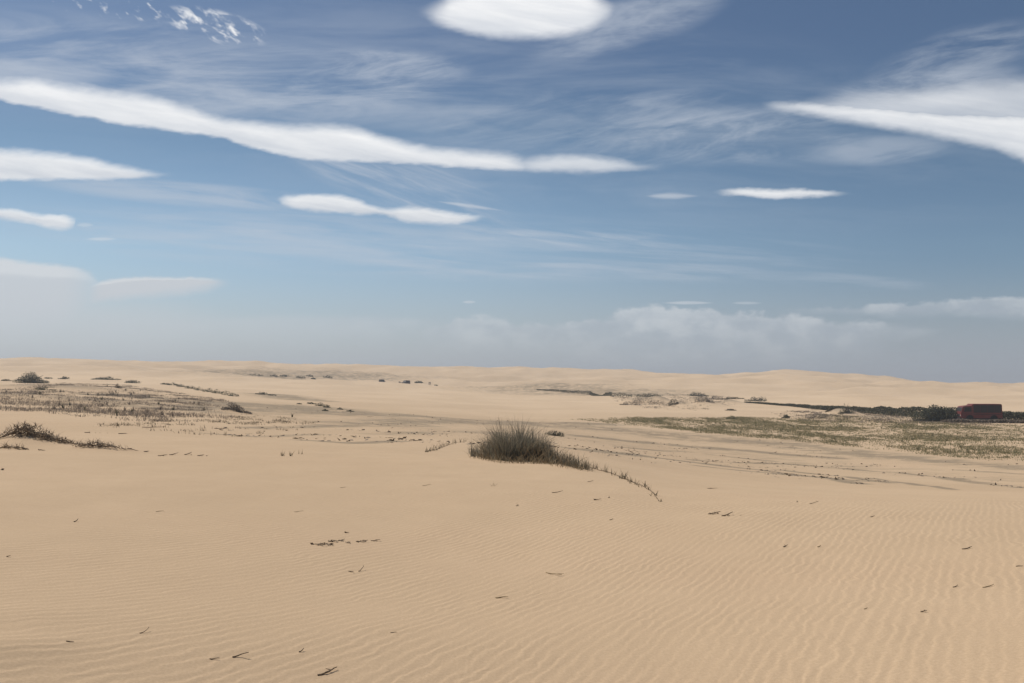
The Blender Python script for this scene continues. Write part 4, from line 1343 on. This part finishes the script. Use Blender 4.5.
    g = 1.0 - (s_ * s_) * (F / 62) ** 2 - (t_ * t_) * (F / 19) ** 2
    s2, t2 = frame(215, 26, 34)
    fl = nt.noise(nt.xyz(s2 * 36, t2 * 80, 3.0), 1.0, 3, .55, .3)
    fleece = nt.ss(g, 0.0, .8) * nt.ss(fl, .47, .68) * .9
    s_, t_ = frame(130, 8, 6)
    g = 1.0 - (s_ * s_) * (F / 110) ** 2 - (t_ * t_) * (F / 14) ** 2
    fleece = fleece.max(nt.ss(g, 0.0, .8) * nt.ss(nt.noise(nt.xyz(s2 * 40, t2 * 90, 8.0), 1.0, 3, .5), .56, .7) * .6)
    bright = bright.max(fleece)
    # banks low over the land
    nb = nt.noise(nt.xyz(u * 5.0, v * 12.0, 9.0), 2.6, 5, .6) - .5
    K = [
        body([(-60, 255), (0, 259), (40, 263), (75, 268), (90, 274), (99, 281)], [(-60, 345), (0, 345), (40, 342), (75, 335), (90, 330), (99, 318)], 4, 50, .88, 40),
        body([(88, 286), (100, 281), (120, 278), (160, 277), (200, 277.5), (227, 279)], [(88, 306), (100, 303), (120, 300), (150, 297), (200, 291), (227, 284)], 3, 10, .95, 18),
        body([(540, 326), (560, 323), (590, 318), (620, 312), (660, 309), (700, 308), (740, 312), (790, 317), (830, 318), (860, 320), (890, 328)],
             [(540, 342), (620, 352), (700, 356), (780, 354), (840, 350), (890, 338)], 4, 40, .60, 26, 11),
        body([(790, 310), (850, 306), (900, 304), (950, 301), (985, 299), (1040, 303), (1100, 304)], [(790, 312), (850, 313), (900, 316), (950, 314), (1000, 318), (1100, 322)], 3, 9, .56, 50, 6),
        body([(415, 326), (440, 321), (470, 317), (490, 318), (510, 322), (540, 324), (570, 321), (600, 318)], [(415, 334), (460, 345), (520, 348), (600, 345)], 4, 26, .48, 22, 9),
    ]
    bank = mx([k_[0] for k_ in K] + [lens(300, 322, 200, 10, 34, 0, .9, .4, .34), lens(90, 322, 210, 38, 60, 2, 1.0, .3, .5), lens(860, 330, 90, 10, 20, 0, .8, .8, .25)])
    rim = mx([k_[0] * nt.ss(k_[1], .70, .98) for k_ in K])
    relief = nt.ss(nb * .8 + (puffs - .5) * .30 + rim * .30, -.16, .30)
    sc = 1.0 / STR
    cl = lambda c: tuple(k * sc for k in c)
    col = nt.mix(cirrus * front, base, cl(C_CIR))
    hz = nt.ss(v, HZ_TOP, -0.01) * HZ_OP
    col = nt.mix(hz, col, nt.mix(nt.ss(u, -.7, .7), cl(C_HZL), cl(C_HZR)))
    rg = nt.ss(u, -.35, .05)
    relief = relief * rg + (1.0 - rg) * (nt.ss(rim, .15, .6) * .45 + .62)
    col = nt.mix(bank * front, col, nt.mix(relief, cl(C_BK0), cl(C_BK1)))
    tex = nt.noise(nt.xyz(u * 3.0 + v * 2.0, v * 22.0 + u * 4.0, 6.0), 2.0, 5, .6)
    high = nt.ss(v, .14, .44)
    ccol = nt.mix((nt.ss(tex, .35, .7) * .5 + nt.ss(shd, .15, .85) * .6).min(1.0), nt.mix(high, cl(C_CL0), cl(C_CL0H)), nt.mix(high, cl(C_CL1), cl(C_CL1H)))
    col = nt.mix(bright * front, col, ccol)
    nt.put(bg.inputs['Color'], col); bg.inputs['Strength'].default_value = STR
    nt.l.new(bg.outputs[0], out.inputs['Surface'])


SKYT = [(.89, .95, 1.02), (.91, .99, .99), (.56, .69, .73), (.55, .63, .69)]
C_CIR = (.55, .60, .68)
HZ_TOP, HZ_OP = .17, .85
C_HZL, C_HZR = (.535, .575, .63), (.375, .42, .49)
C_BK0, C_BK1 = (.44, .49, .555), (.70, .725, .755)
C_CL0, C_CL1 = (.60, .64, .70), (.90, .91, .92)
C_CL0H, C_CL1H = (.72, .75, .80), (1.0, 1.0, 1.0)
build_world()

sun = bpy.data.lights.new('sun', 'SUN'); sun.energy = 3.95; sun.angle = R(.53); sun.color = (1.0, .95, .87)
so = bpy.data.objects.new('sun', sun); COL.objects.link(so)
sd = Vector((math.sin(SUN_AZ) * math.cos(SUN_EL), math.cos(SUN_AZ) * math.cos(SUN_EL), math.sin(SUN_EL)))
so.rotation_euler = sd.to_track_quat('Z', 'Y').to_euler(); so.location = sd * 100

cam = bpy.data.cameras.new('camera'); co = bpy.data.objects.new('camera', cam); COL.objects.link(co)
cam.sensor_width = 36.0; cam.sensor_fit = 'HORIZONTAL'; cam.lens = F * 36.0 / 1024.0
cam.clip_start = .1; cam.clip_end = 60000
co.location = (0, 0, EYE); co.rotation_euler = (math.pi / 2 + PITCH, 0, 0)
SC.camera = co

SC.render.engine = 'CYCLES'
SC.cycles.use_denoising = True
SC.cycles.max_bounces = 3; SC.cycles.volume_bounces = 0
SC.view_settings.view_transform = 'Standard'; SC.view_settings.look = 'None'
SC.view_settings.exposure = 0.0; SC.view_settings.gamma = 1.0; SC.view_settings.use_curve_mapping = False
